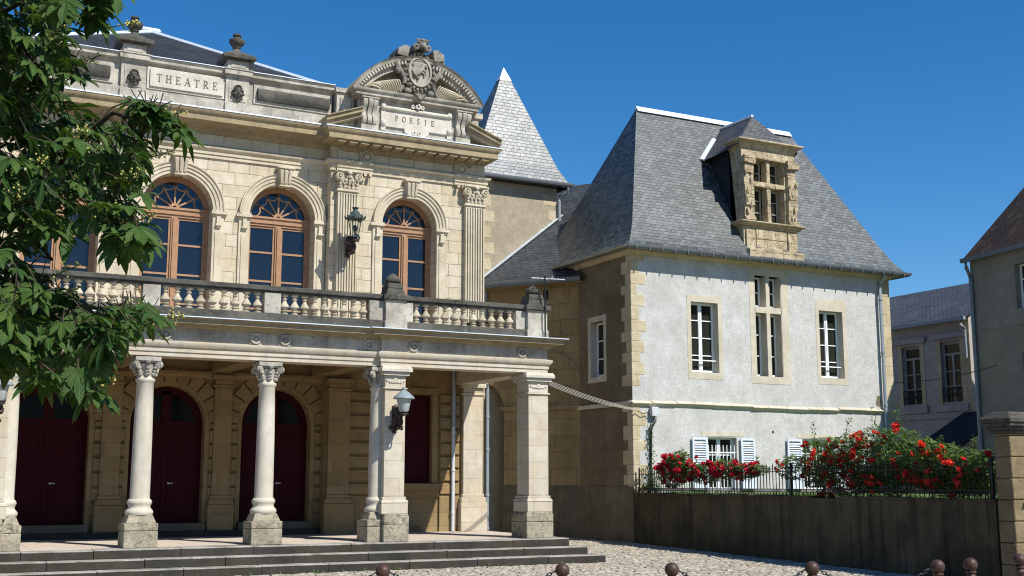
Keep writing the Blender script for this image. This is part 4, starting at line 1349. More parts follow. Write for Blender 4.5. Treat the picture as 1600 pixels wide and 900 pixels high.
# ------------------------------------------------------------------ tower with a pyramid roof
tw = thing('roof_tower', 'beige rendered tower with a steep pale slate pyramid roof and zinc tip', 'tower', (17.4, 34.2, 0))
m = MB(); m.quad((15.9, 33.3, 0), (18.92, 33.3, 0), (18.92, 33.3, 11.3), (15.9, 33.3, 11.3)); m.quad((18.92, 33.3, 0), (18.92, 35.2, 0), (18.92, 35.2, 11.3), (18.92, 33.3, 11.3)); m.quad((15.9, 33.3, 0), (15.9, 35.2, 0), (15.9, 35.2, 11.3), (15.9, 33.3, 11.3))
part(m, 'tower_wall', 'render_tower', tw)
m = MB(front(33.3))
z = 6.2
k = 0
while z < 10.9:
    w = .62 if k % 2 else .4
    m.box(15.9, 16.28 + w * .55, -.006, 0.01, z, z + .36); z += .52; k += 1
part(m, 'quoin', 'quoin', tw)
m = MB(front(33.3))
for (z0, w) in ((10.1, .32), (9.55, .45), (10.6, .5)):
    m.box(18.92 - w, 18.924, -.006, .01, z0, z0 + .33)
part(m, 'quoin', 'quoin', tw)
m = MB()
cx, cy, ap = 17.42, 34.22, 15.4
w, d = 1.8, 1.22
def ringp(k, z, o=0): return [(cx - w * k - o, cy - d * k - o, z), (cx + w * k + o, cy - d * k - o, z), (cx + w * k + o, cy + d * k + o, z), (cx - w * k - o, cy + d * k + o, z)]
lv = [ringp(1, 11.33), ringp(.83, 11.85), ringp(.11, ap - .44)]
for a, b in zip(lv, lv[1:]):
    for i in range(4): m.quad(a[i], a[(i + 1) % 4], b[(i + 1) % 4], b[i])
rt = part(m, 'pyramid_roof', 'slate_tower', tw)
m = MB(); b = ringp(.115, ap - .46, .012); t_ = m.p(cx, cy, ap + .03); ids = [m.p(*q) for q in b]
for i in range(4): m.face([ids[i], ids[(i + 1) % 4], t_])
part(m, 'zinc_tip', 'zinc', rt)
m = MB(); m.sweep([(15.6, cy + d + .02), (15.6, cy - d - .02), (cx + w + .02, cy - d - .02), (cx + w + .02, cy + d)], [(0, 11.2), (.09, 11.22), (.12, 11.28), (.12, 11.32), (.1, 11.32), (.08, 11.27), (0, 11.26)]); part(m, 'gutter', 'zincdark', tw)
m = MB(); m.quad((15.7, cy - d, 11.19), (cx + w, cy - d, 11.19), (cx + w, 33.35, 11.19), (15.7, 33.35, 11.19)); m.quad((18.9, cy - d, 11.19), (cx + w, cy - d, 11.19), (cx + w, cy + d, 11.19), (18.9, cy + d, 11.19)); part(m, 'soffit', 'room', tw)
m = MB(); m.tube([(19.18, 32.95, 11.2), (19.16, 33.0, 11.02), (19.0, 33.2, 10.92), (18.97, 33.22, 10.75), (18.97, 33.22, 9.9)], .055, 8); part(m, 'downpipe', 'pipe', tw)

# ------------------------------------------------------------------ link building (oblique wall, slate lean-to roof)
LPt = Vector((18.16, 30.7)); LD = Vector((-.59, .81)).normalized(); LN = Vector((.81, .59)).normalized()
def linkF(u, d, z):
    q = LPt + LD * u + LN * d
    return (q.x, q.y, z)
lk = thing('link_building', 'shaded brown stone passage wall with a walled up arch under a low slate roof', 'building', (17.4, 31.7, 0))
m = MB(linkF)
m.wall(-.3, 2.5, 0, 4.7, [], .3)
m.wall(-.3, 3.3, 4.7, 7.62, [], .3)
m.quad((2.5, 0, 0), (2.5, 1.2, 0), (2.5, 1.2, 4.7), (2.5, 0, 4.7))
# concave corbel carrying the upper wall
N = 8
prev = (2.5, 3.6)
pts = [(2.5 + .85 * (1 - math.cos(PI / 2 * k / N)), 3.75 + .95 * math.sin(PI / 2 * k / N)) for k in range(N + 1)]
m.face([m.p(2.5, 0, 4.7)] + [m.p(u, 0, z) for u, z in pts])
for (a, za), (b, zb) in zip(pts, pts[1:]): m.quad((a, 0, za), (b, 0, zb), (b, 1.0, zb), (a, 1.0, za))
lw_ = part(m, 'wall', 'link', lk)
m = MB(linkF)
m.arc(1.0, 4.45, [(1.12, -.02), (.92, -.02), (.92, .02), (1.12, .02)], 0, PI, 20)
part(m, 'blind_arch', 'link', lk)
m = MB(linkF); m.box(-.3, 2.6, -.07, 0, 3.78, 3.9); part(m, 'string_course', 'link', lk)
m = MB(linkF); m.box(-.3, 2.52, -.035, 0, 0, 1.52); part(m, 'cement_plinth', 'cement', lk)
m = MB(linkF); m.box(.98, 1.16, -.004, .02, 7.15, 7.45); part(m, 'wall_slot', 'room', lk)
def lroof(u, s): # s = distance up the slope on plan
    return linkF(u, -.3 + s, 7.72 + s * .985)
m = MB()
A = [lroof(-1.3, 0), lroof(3.6, 0), lroof(3.6, 4.0), lroof(-2.6, 4.0)]
m.quad(*A)
lr = part(m, 'roof', 'slate_link', lk)
def lroofn(u, s, h=.03):
    q = lroof(u, s); return (q[0] - LN.x * h, q[1] - LN.y * h, q[2] + h)
m = MB()
# flashing against the tower front (Y = 33.28): two points of the intersection line
def onfront(s, Y=33.27):
    # find u with y == Y
    base = LPt + LN * (-.3 + s); u = (Y - base.y) / LD.y
    return u
def strip(ptsA, wdt):
    for a, b in zip(ptsA, ptsA[1:]):
        a = Vector(a); b = Vector(b); d_ = (b - a).normalized(); n_ = Vector((-LN.x, -LN.y, 1)).normalized(); sd = d_.cross(n_).normalized() * wdt
        m.hexa([tuple(a - sd), tuple(b - sd), tuple(b + sd), tuple(a + sd), tuple(a - sd + n_ * .03), tuple(b - sd + n_ * .03), tuple(b + sd + n_ * .03), tuple(a + sd + n_ * .03)])
strip([lroofn(onfront(0.0), 0.0), lroofn(onfront(2.6), 2.6)], .05)
strip([lroofn(-.02, .22), lroofn(-.2, 1.0), lroofn(.05, 1.75)], .07)
part(m, 'flashing', 'zinc', lr)
m = MB(linkF); m.box(-.25, 3.5, -.42, -.3, 7.6, 7.69); m.box(-.25, 3.5, -.43, -.41, 7.66, 7.73); part(m, 'gutter', 'zincdark', lk)
m = MB(linkF); m.box(-.3, 3.4, -.3, .02, 7.57, 7.6); part(m, 'soffit', 'link', lk)
m = MB(linkF); m.tube([(3.1, -.1, 7.6), (3.1, -.1, 5.2)], .05, 8); part(m, 'downpipe', 'pipe', lk)

# ------------------------------------------------------------------ house behind with a slate ridge
bh = thing('slate_roofed_house', 'slate roof with a pale ridge showing between the tower and the big roof', 'house', (24, 40, 0))
m = MB(); m.box(16, 27.9, 38.3, 43, 0, 9.3); part(m, 'wall', 'render_tower', bh)
m = MB(); m.quad((16, 38, 9.2), (28, 38, 9.2), (28, 40, 12.75), (16, 40, 12.75)); m.quad((16, 42, 9.2), (28, 42, 9.2), (28, 40, 12.75), (16, 40, 12.75)); r_ = part(m, 'roof', 'slate_mid', bh)
m = MB(); m.tube([(16, 40, 12.78), (28, 40, 12.78)], .09, 6); part(m, 'ridge', 'zinc', r_)

# ------------------------------------------------------------------ pale house with the steep roof
hs = thing('manor_house', 'pale roughcast house with tan quoins and a steep slate roof beside the theatre', 'house', (23, 27.8, 0))
AX, AY, BX = 18.18, 27.8, 28.0
W1 = (20.23, 21.19, 4.75, 6.79); W3 = (25.04, 25.98, 4.77, 6.84)
LW = (20.72, 21.74, 1.4, 2.9); LW2 = (24.2, 25.2, 1.4, 2.9)
cross = [(22.57, 23.0, 4.72, 6.62), (23.14, 23.57, 4.72, 6.62), (22.57, 23.0, 6.80, 7.74), (23.14, 23.57, 6.80, 7.74)]
m = MB(front(AY))
m.wall(AX, 22.57, 3.0, 8.2, [(*W1, False)], .32)
m.wall(23.57, BX, 3.0, 8.2, [(*W3, False)], .32)
m.wall(22.57, 23.57, 3.0, 4.72, [], .3); m.wall(22.57, 23.57, 7.74, 8.2, [], .3)
m.wall(AX, BX, 0, 3.0, [(*LW, False), (*LW2, False)], .28)
part(m, 'front_wall', 'render', hs)
m = MB(front(AY))
for (a, b, z0, z1) in ((22.57, 22.58, 4.72, 7.74), (23.56, 23.57, 4.72, 7.74)): m.box(a - .005, b + .005, 0, .36, z0, z1)
m.box(23.0, 23.14, .0, .34, 4.72, 6.62); m.box(23.0, 23.14, .0, .34, 6.8, 7.74); m.box(22.57, 23.57, .0, .34, 6.62, 6.8)
m.box(22.575, 23.565, .3, .36, 4.70, 4.72)
for (a, b, z0, z1) in ((22.37, 22.565, 4.5, 7.95), (23.575, 23.86, 4.5, 7.95)): m.box(a, b, -.008, .002, z0, z1)
m.box(22.565, 23.575, -.008, .002, 4.5, 4.72); m.box(22.565, 23.575, -.008, .002, 7.74, 7.95)
for (a, b, z0, z1) in (W1, W3):
    tp = .2 if (a, b, z0, z1) == W1 else .36
    m.box(a - .14, a - .002, -.007, .002, z0 - .2, z1 + tp); m.box(b + .002, b + .15, -.007, .002, z0 - .2, z1 + tp)
    m.box(a - .002, b + .002, -.007, .002, z1 + .002, z1 + tp); m.box(a - .002, b + .002, -.007, .002, z0 - .2, z0 - .002)
    m.quad((b - .002, .002, z0), (b - .002, .32, z0), (b - .002, .32, z1), (b - .002, .002, z1))
    m.quad((a, .002, z0 + .002), (b, .002, z0 + .002), (b, .32, z0 + .002), (a, .32, z0 + .002))
m.box(20.5, 22.0, -.01, .002, 2.93, 3.06); m.box(24.0, 25.5, -.01, .002, 2.93, 3.06)
part(m, 'window_surround', 'surround', hs)
m = MB(front(AY)); m.box(22.62, 23.52, .5, .6, 4.5, 7.9); m.box(20, 21.5, .5, .6, 1.3, 7); m.box(24, 26.2, .5, .6, 1.3, 7); part(m, 'room', 'room', hs)


def casement(F, a, b, z0, z1, d0, rows, leaves, parent, rail=False, glass='glass2', frame='white'):
    m = MB(F); f = .055
    m.box(a, a + f, d0, d0 + .06, z0, z1); m.box(b - f, b, d0, d0 + .06, z0, z1); m.box(a + f, b - f, d0, d0 + .06, z1 - f, z1); m.box(a + f, b - f, d0 - .02, d0 + .06, z0, z0 + f + .02)
    if leaves == 2:
        c = (a + b) / 2; m.box(c - .055, c + .055, d0 - .015, d0 + .06, z0 + f + .02, z1 - f); m.box(c - .015, c + .015, d0 - .03, d0 - .015, z0 + f, z1 - f)
    for k in range(1, rows):
        zz = z0 + (z1 - z0) * k / rows
        if leaves == 2:
            m.box(a + f, c - .055, d0 + .005, d0 + .05, zz - .014, zz + .014); m.box(c + .055, b - f, d0 + .005, d0 + .05, zz - .014, zz + .014)
        else:
            m.box(a + f, b - f, d0 + .005, d0 + .05, zz - .014, zz + .014)
    if rail: m.box(a - .01, b + .01, d0 - .14, d0 - .11, z0 + .34, z0 + .37)
    o = part(m, 'casement_window', frame, parent)
    m = MB(F); m.quad((a, d0 + .035, z0), (b, d0 + .035, z0), (b, d0 + .035, z1), (a, d0 + .035, z1)); part(m, 'pane', glass, o)
    return o


FA = front(AY)
casement(FA, *W1, .24, 4, 2, hs, True); casement(FA, *W3, .24, 4, 2, hs, True)
for (a, b, z0, z1) in cross[:2]: casement(FA, a, b, z0, z1, .28, 3, 1, hs)
for (a, b, z0, z1) in cross[2:]: casement(FA, a, b, z0, z1, .28, 2, 1, hs)
for (a, b, z0, z1) in (LW, LW2):
    o = casement(FA, a, b, z0, z1, .2, 3, 2, hs)
    m = MB(FA)
    for k in range(8):
        u = a + .05 + (b - a - .1) * k / 7; m.tube([(u, .06, z0), (u, .06, z1 - .22)], .013, 6)
    for zz in (z0 + .4, z1 - .45): m.box(a, b, .045, .075, zz, zz + .035)
    part(m, 'window_bars', 'white', o)
for (a, b) in ((20.12, 20.64), (21.84, 22.34), (23.56, 24.1), (25.3, 25.84)):
    m = MB(FA); z0, z1 = 1.42, 2.88
    m.box(a, a + .06, -.09, -.05, z0, z1); m.box(b - .06, b, -.09, -.05, z0, z1)
    for zz in (z0, 1.98, z1 - .06): m.box(a + .06, b - .06, -.09, -.05, zz, zz + .06)
    m.box(a + .06, b - .06, -.08, -.06, z0 + .06, 1.98)
    k = 0
    zz = 2.06
    while zz < z1 - .1:
        m.hexa([(a + .06, -.052, zz + .035), (b - .06, -.052, zz + .035), (b - .06, -.058, zz + .045), (a + .06, -.058, zz + .045), (a + .06, -.088, zz), (b - .06, -.088, zz), (b - .06, -.094, zz + .01), (a + .06, -.094, zz + .01)])
        zz += .066
    part(m, 'shutter', 'shutter', hs)
m = MB(FA)
m.box(23.05, 23.12, -.004, .01, 3.05, 3.12)
part(m, 'wall_hole', 'room', hs)
m = MB(FA); m.prism([(27.2, 4.0), (27.4, 3.93), (27.47, 4.1), (27.38, 4.3), (27.27, 4.27)], 'y', -.005, .01); part(m, 'render_patch', 'cement', hs)
# side wall with its window
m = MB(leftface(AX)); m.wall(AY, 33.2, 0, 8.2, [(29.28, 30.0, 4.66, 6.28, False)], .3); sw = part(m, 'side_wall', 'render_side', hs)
m = MB(leftface(AX))
m.box(29.14, 29.278, -.006, .002, 4.5, 6.45); m.box(30.002, 30.16, -.006, .002, 4.5, 6.45); m.box(29.278, 30.002, -.006, .002, 6.282, 6.45); m.box(29.278, 30.002, -.006, .002, 4.5, 4.658)
m.quad((29.999, .001, 4.66), (29.999, .3, 4.66), (29.999, .3, 6.28), (29.999, .001, 6.28))
part(m, 'window_surround', 'surround', hs)
casement(leftface(AX), 29.285, 29.99, 4.665, 6.275, .2, 3, 1, hs)
m = MB(leftface(AX)); m.box(29.1, 30.2, .4, .5, 4.4, 6.5); part(m, 'room', 'room', hs)
m = MB(); m.quad((BX, AY, 0), (BX, 33.2, 0), (BX, 33.2, 8.2), (BX, AY, 8.2)); m.quad((AX, 33.2, 0), (BX, 33.2, 0), (BX, 33.2, 8.2), (AX, 33.2, 8.2)); part(m, 'rear_wall', 'render', hs)
m = MB(leftface(AX)); m.box(AY - .02, 31.2, -.035, 0, 0, 1.5); part(m, 'cement_plinth', 'cement', hs)
# quoins
m = MB()
z = .1; k = 0
zs_ = []
while z < 8.05:
    h = random.choice((.27, .31, .35, .39)); zs_.append((z, min(z + h, 8.15), k)); z += h + .005; k += 1
for (z0, z1, k) in zs_:
    if 3.66 < z0 < 3.9: continue
    wf, wsd = ((.45, .30) if k % 2 else (.25, .52))
    wf += random.uniform(-.06, .06); wsd += random.uniform(-.05, .05)
    m.box(AX - .006, AX + wf, AY - .008, AY + .01, z0, z1)
    m.box(AX - .008, AX + .01, AY - .006, AY + wsd, z0, z1)
part(m, 'quoin', 'quoin', hs, bevel=.012)
m = MB()
for (z0, z1, k) in zs_:
    m.box(27.62, BX + .008, AY - .008, AY + .01, z0, z1)
part(m, 'quoin', 'quoin', hs, bevel=.012)
m = MB()
x = AX - .05
path_z = 3.8
while x < BX + .05:
    w = random.uniform(.45, .85); x1 = min(x + w, BX + .06)
    dz = random.uniform(-.012, .012) + .02 * math.sin(x)
    m.hexa([(x, AY - .02, path_z - .09 + dz), (x1 - .01, AY - .02, path_z - .09 + dz), (x1 - .01, AY + .02, path_z - .09 + dz), (x, AY + .02, path_z - .09 + dz),
            (x, AY - .1 - random.uniform(0, .03), path_z + .0 + dz), (x1 - .01, AY - .1 - random.uniform(0, .03), path_z + dz), (x1 - .01, AY + .02, path_z + .09 + dz), (x, AY + .02, path_z + .09 + dz)])
    x = x1
m.box(AX - .07, AX, AY + .05, 31.0, 3.74, 3.86)
part(m, 'string_course', 'surround', hs, bevel=.015)
# eaves, roof
m = MB(); m.sweep([(AX, 33), (AX, AY), (BX, AY), (BX, 33)], [(0, 8.0), (.05, 8.0), (.1, 8.06), (.16, 8.1), (.16, 8.16), (0, 8.16)]); part(m, 'eaves_cornice', 'quoin', hs)
e0x, e1x, e0y, e1y = 17.84, 28.42, 27.36, 33.1
ry, rz, rx0, rx1 = 30.12, 13.22, 20.02, 26.15
def roofring(t):
    if t == 0: return [(e0x, e0y, 8.19), (e1x, e0y, 8.19), (e1x, e1y, 8.19), (e0x, e1y, 8.19)]
    if t == 1:
        return [(e0x + .13, e0y + .13, 8.33), (e1x - .17, e0y + .13, 8.33), (e1x - .17, e1y - .13, 8.33), (e0x + .13, e1y - .13, 8.33)]
    if t == 2:
        return [(e0x + .29, e0y + .30, 8.60), (e1x - .36, e0y + .30, 8.60), (e1x - .36, e1y - .3, 8.60), (e0x + .29, e1y - .3, 8.60)]
    return [(e0x + .49, e0y + .53, 9.02), (e1x - .58, e0y + .53, 9.02), (e1x - .58, e1y - .53, 9.02), (e0x + .49, e1y - .53, 9.02)]
m = MB()
rr_ = [roofring(t) for t in range(4)]
for a, b in zip(rr_, rr_[1:]):
    for i in range(4): m.quad(a[i], a[(i + 1) % 4], b[(i + 1) % 4], b[i])
a = rr_[-1]; p0, p1 = (rx0, ry, rz), (rx1, ry, rz)
m.quad(a[0], a[1], p1, p0); m.quad(a[2], a[3], p0, p1)
m.face([m.p(*a[1]), m.p(*a[2]), m.p(*p1)]); m.face([m.p(*a[3]), m.p(*a[0]), m.p(*p0)])
hr = part(m, 'roof', 'slate_house', hs)
m = MB(); m.prism([(ry - .13, rz - .12), (ry, rz + .07), (ry + .13, rz - .12)], 'x', rx0 - .02, rx1 + .02); part(m, 'ridge_flashing', 'zinc', hr)
m = MB(); m.sweep([(e0x + .03, 31.6), (e0x + .03, e0y + .03), (e1x - .03, e0y + .03), (e1x - .03, 33)], [(0, 8.08), (.06, 8.09), (.11, 8.14), (.12, 8.2), (.1, 8.2), (.08, 8.15), (0, 8.14)])
for k in range(24):
    u = e0x + .2 + k * .44; m.box(u, u + .025, e0y - .095, e0y + .03, 8.06, 8.215)
part(m, 'gutter', 'zincdark', hs)
m = MB(); m.sweep([(AX, 31.6), (AX, AY), (BX, AY), (BX, 33)], [(.0, 8.165), (.46, 8.12), (.46, 8.165), (0, 8.185)]); part(m, 'soffit', 'quoin', hs)
m = MB()
m.tube([(27.5, AY - .38, 8.1), (27.5, AY - .34, 7.98), (27.5, AY - .12, 7.85), (27.5, AY - .12, 7.6), (27.5, AY - .12, 1.3)], .055, 10)
for z in (7.3, 5.6, 3.95): m.tube([(27.5, AY - .12, z), (27.5, AY - .12, z + .06)], .07, 10)
part(m, 'downpipe', 'pipe', hs)

# stone dormer
DY = 27.68
dm_parent = hr
FD = front(DY)
da, db = 22.14, 24.2
def rough_box(m, x0, x1, y0, y1, z0, z1, j=.02):
    P = [(x0, y0, z0), (x1, y0, z0), (x1, y1, z0), (x0, y1, z0), (x0, y0, z1), (x1, y0, z1), (x1, y1, z1), (x0, y1, z1)]
    m.hexa([(x + random.uniform(-j, j), y + random.uniform(-j, j) * .6, z + random.uniform(-j, j)) for x, y, z in P])
m = MB(FD)
oa, ob, oz0, oz1 = 22.58, 23.76, 9.36, 11.32
m.wall(da, db, 8.05, 11.66, [(oa, ob, oz0, oz1, False)], .4)
m.box(da, db, .38, .5, 8.05, 9.36) if False else None
m.quad((da, 0, 8.05), (da, 1.0, 8.05), (da, 1.0, 11.66), (da, 0, 11.66)); m.quad((db, 0, 8.05), (db, 1.2, 8.05), (db, 1.2, 11.66), (db, 0, 11.66))
dmr = part(m, 'dormer', 'dormer', hs)
m = MB(FD)
for (a, b) in ((da + .03, da + .36), (db - .36, db - .03)):
    z = 9.42; k = 0
    while z < 11.05:
        h = random.uniform(.26, .4); h = min(h, 11.1 - z)
        if h < .06: break
        ja = random.uniform(-.03, .02)
        rough_box(m, a + ja, b - random.uniform(-.02, .04), -.12 + random.uniform(-.02, .03), 0.0, z, z + h - .012, .018)
        z += h
    rough_box(m, a - .05, b + .05, -.19, 0, 11.12, 11.24, .03); rough_box(m, a - .02, b + .02, -.14, 0, 11.27, 11.36, .03)
    rough_box(m, a - .02, b + .02, -.15, 0, 9.36, 9.46, .02)
    for k in range(7): m.blob((random.uniform(a, b), -.13, random.uniform(9.5, 11.1)), random.uniform(.03, .07), .04, random.uniform(.05, .11), 6, 4, .3)
rough_box(m, oa - .06, ob + .06, -.06, 0.0, oz1, oz1 + .1, .02)
m.build('dormer_pilaster', M['dormer'], dmr, bevel=.02)
m = MB(FD)
z = oz0
for (z0, z1) in ((oz0, 9.9), (9.9, 10.46), (10.62, 10.95), (10.95, oz1)):
    rough_box(m, 23.1, 23.24, .02, .3, z0, z1, .014)
for (x0, x1) in ((oa, 23.0), (23.0, 23.4), (23.4, ob)): rough_box(m, x0, x1, -.02, .3, 10.46, 10.61, .018)
m.build('mullion_cross', M['dormer'], dmr, bevel=.02)
m = MB()
pthd = [(da - .0, DY + .6), (da - .0, DY), (db, DY), (db, DY + .6)]
m.sweep(pthd, [(-.1, 9.2), (.02, 9.16), (.1, 9.24), (.2, 9.3), (.2, 9.345), (-.1, 9.36)])
m.build('dormer_sill', M['dormer'], dmr, bevel=.02)
m = MB()
m.sweep(pthd, [(-.1, 11.62), (.02, 11.62), (.04, 11.7), (.1, 11.76), (.13, 11.80), (.22, 11.82), (.22, 11.88), (-.1, 11.92)])
m.build('dormer_cornice', M['dormer'], dmr, bevel=.02)
m = MB(FD)
for k in range(5): rough_box(m, da - .02 + .42 * k, da + .4 + .42 * k, -.27, 0, 8.2, 8.5 + random.uniform(-.05, .08), .03)
rough_box(m, da + .06, da + .4, -.06, 0, 8.5, 9.1, .02); rough_box(m, db - .4, db - .04, -.06, 0, 8.5, 9.1, .02)
rough_box(m, da + .45, db - .46, -.03, 0, 8.85, 9.12, .015); rough_box(m, da + .45, db - .46, -.03, 0, 8.56, 8.83, .015)
m.build('dormer_base', M['dormer'], dmr, bevel=.02)
for (a, b) in ((oa, 23.1), (23.24, ob)):
    for (z0, z1, rows) in ((oz0, 10.46, 3), (10.61, oz1, 2)):
        casement(FD, a + .02, b - .02, z0, z1, .3, rows, 1, hs, frame='oldframe')
m = MB(FD); m.box(oa - .05, ob + .05, .55, .6, 9.2, 11.5); m.build('room', M['room'], dmr)
cd_ = (da + db) / 2
def mainz(y): return 9.02 + (y - (e0y + .53)) * (rz - 9.02) / (ry - e0y - .53)
def mainy(z): return (e0y + .53) + (z - 9.02) / ((rz - 9.02) / (ry - e0y - .53))
m = MB()
hw = 1.38; ez = 11.5; tz = 12.92; apy = 28.36
lo = cd_ - hw; hi = cd_ + hw
# side slopes run back into the main roof; the front is hipped
m.face([m.p(lo + .2, DY + .0, ez + .21), m.p(hi - .2, DY + .0, ez + .21), m.p(cd_, apy, tz)])
for (x, sg) in ((lo, 1), (hi, -1)):
    q = [(x + sg * .2, DY + .0, ez + .21), (cd_, apy, tz), (cd_, mainy(tz) + .02, tz), (x, mainy(ez) + .02, ez), (x, DY + .75, ez)]
    m.face([m.p(*p) for p in q])
dr_ = m.build('dormer_roof', M['slate_mid'], dmr)
m = MB()
m.tube([(cd_, apy, tz + .01), (cd_, mainy(tz), tz + .01)], .05, 6)
for x in (lo, hi):
    A = Vector((cd_, mainy(tz) - .02, tz + .02)); B = Vector((x, mainy(ez) - .05, ez + .02))
    A = A + (B - A) * .36
    d_ = (B - A).normalized(); s_ = Vector((0, -1, 1.9)).normalized(); sd = d_.cross(s_).normalized() * .085
    m.hexa([tuple(A - sd), tuple(B - sd), tuple(B + sd), tuple(A + sd)] + [tuple(q + s_ * .04) for q in (A - sd, B - sd, B + sd, A + sd)])
m.build('dormer_flashing', M['zinc'], dr_)
m = MB()
for x in (da - .02, db + .02):
    m = MB(); m.face([m.p(x, DY + .55, 8.6), m.p(x, mainy(9.1), 9.0), m.p(x, mainy(ez + .2), ez + .2), m.p(x, DY + .55, ez + .2)])
    m.build('dormer_cheek', M['slate_dark'], dmr)

# ------------------------------------------------------------------ garden: wall, railing, pillar, lawn
gw = thing('garden_wall', 'long dark stained retaining wall below the roses and railing', 'wall', (17.2, 21, 0))
wd3 = Vector((WD.x, WD.y)); wn2 = Vector((-WD.y, WD.x)) ; 
if wn2.x < 0: wn2 = -wn2
def gF(u, d, z):
    q = WP + WD * u + wn2 * d
    return (q.x, q.y, z)
GL = 13.9
def wtop(u): return 1.34 + .05 * u / GL
m = MB(gF)
m.hexa([(-.05, 0, -.05), (GL, 0, -.05), (GL, .35, -.05), (-.05, .35, -.05), (-.05, 0, wtop(0) - .05), (GL, 0, wtop(GL) - .05), (GL, .35, wtop(GL) - .05), (-.05, .35, wtop(0) - .05)])
part(m, 'wall_body', 'gardenwall', gw)
m = MB(gF)
u = 0
while u < GL:
    w = random.uniform(.5, 1.0); u1 = min(GL, u + w)
    h = random.uniform(-.015, .01)
    if random.random() < .93:
        m.box(u, u1 - .012, -.03 + random.uniform(-.015, .01), .38, wtop(u) - .048, wtop(u) + h)
    u = u1
part(m, 'coping', 'gardenwall', gw, bevel=.012)
m = MB()
m.face([m.p(*gF(0, .2, 1.33)), m.p(*gF(GL + .5, .2, 1.33)), m.p(29.4, 14.2, 1.33), m.p(29.4, 27.79, 1.33), m.p(AX + .01, 27.79, 1.33)])
structure(m.build('garden_lawn', M['grass']))
m = MB()
for k in range(3800):
    u = random.uniform(0, GL); d = abs(random.gauss(.45, .5)) + .3
    q = gF(u, d, 1.33); h = random.uniform(.03, .12); a = random.uniform(0, 2 * PI); w = .006
    m.face([m.p(q[0] - w * math.cos(a), q[1] - w * math.sin(a), 1.33), m.p(q[0] + w * math.cos(a), q[1] + w * math.sin(a), 1.33), m.p(q[0] + random.uniform(-.04, .04), q[1] + random.uniform(-.04, .04), 1.33 + h)])
tag(m.build('grass', M['roseleaf'], recalc=False), 'short green grass on the garden terrace behind the railing', 'grass', kind='stuff')

fe = thing('iron_railing', 'black iron railing with spear points along the top of the garden wall', 'railing', (17.2, 21, 1.36))
dr = .14
def ft(u): return wtop(u)
for z in (.06, .12, .50):
    m = MB(gF)
    for k in range(20):
        u0, u1 = .1 + (GL - .3) * k / 20, .1 + (GL - .3) * (k + 1) / 20
        m.hexa([(u0, dr - .01, ft(u0) + z), (u1, dr - .01, ft(u1) + z), (u1, dr + .01, ft(u1) + z), (u0, dr + .01, ft(u0) + z), (u0, dr - .01, ft(u0) + z + .016), (u1, dr - .01, ft(u1) + z + .016), (u1, dr + .01, ft(u1) + z + .016), (u0, dr + .01, ft(u0) + z + .016)])
    part(m, 'rail', 'iron', fe)
m = MB(gF)
u = .12; k = 0
while u < GL - .15:
    z = ft(u)
    top = .62 if k % 2 == 0 else .56
    m.box(u - .007, u + .007, dr - .007, dr + .007, z + .0, z + top)
    m.hexa([(u - .018, dr - .008, z + top), (u + .018, dr - .008, z + top), (u + .018, dr + .008, z + top), (u - .018, dr + .008, z + top), (u - .001, dr - .001, z + top + .07), (u + .001, dr - .001, z + top + .07), (u + .001, dr + .001, z + top + .07), (u - .001, dr + .001, z + top + .07)])
    m.arc(u + .065, z + .098, [(.03, dr - .006), (.02, dr - .006), (.02, dr + .006), (.03, dr + .006)], 0, 2 * PI, 8)
    u += .13; k += 1
part(m, 'spear_bars', 'iron', fe)
for u in (.1, 7.6, 13.7):
    m = MB(gF); m.box(u - .018, u + .018, dr - .018, dr + .018, ft(u) - .02, ft(u) + .68); m.box(u - .05, u - .03, dr + .05, dr + .07, ft(u) - .02, ft(u) + .3) if u > .2 else None
    part(m, 'post', 'iron', fe)

gp = thing('gate_pillar', 'tan stone gate pillar with a heavy lichened cap at the end of the garden wall', 'pillar', (16.6, 13.76, 0))
px0, px1, py0, py1 = 16.2, 17.0, 13.6, 13.93
m = MB()
z = 0; k = 0
while z < 2.42:
    h = .345
    j = random.uniform(-.008, .008)
    m.box(px0 + j, px1 + j, py0 + j, py1 + j, z, min(z + h - .008, 2.45)); z += h
part(m, 'pillar_shaft', 'pillar', gp, bevel=.02)
m = MB()
for (e, z0, z1) in ((.03, 2.45, 2.5), (.08, 2.5, 2.56), (.13, 2.56, 2.62), (.155, 2.62, 2.68)): m.box(px0 - e, px1 + e, py0 - e, py1 + e, z0, z1)
m.frustum(px0 - .155, px1 + .155, py0 - .155, py1 + .155, 2.68, 2.75, .07); m.frustum(px0 - .07, px1 + .07, py0 - .07, py1 + .07, 2.75, 2.80, .05)
part(m, 'pillar_cap', 'weather', gp, bevel=.012)

# ------------------------------------------------------------------ roses
def leaflet(m, c, d, n, L, W):
    d = d.normalized(); s = d.cross(n).normalized() * W
    a = c; b = c + d * L
    m.face([m.p(*a), m.p(*(a + d * L * .5 + s)), m.p(*b), m.p(*(a + d * L * .5 - s))])


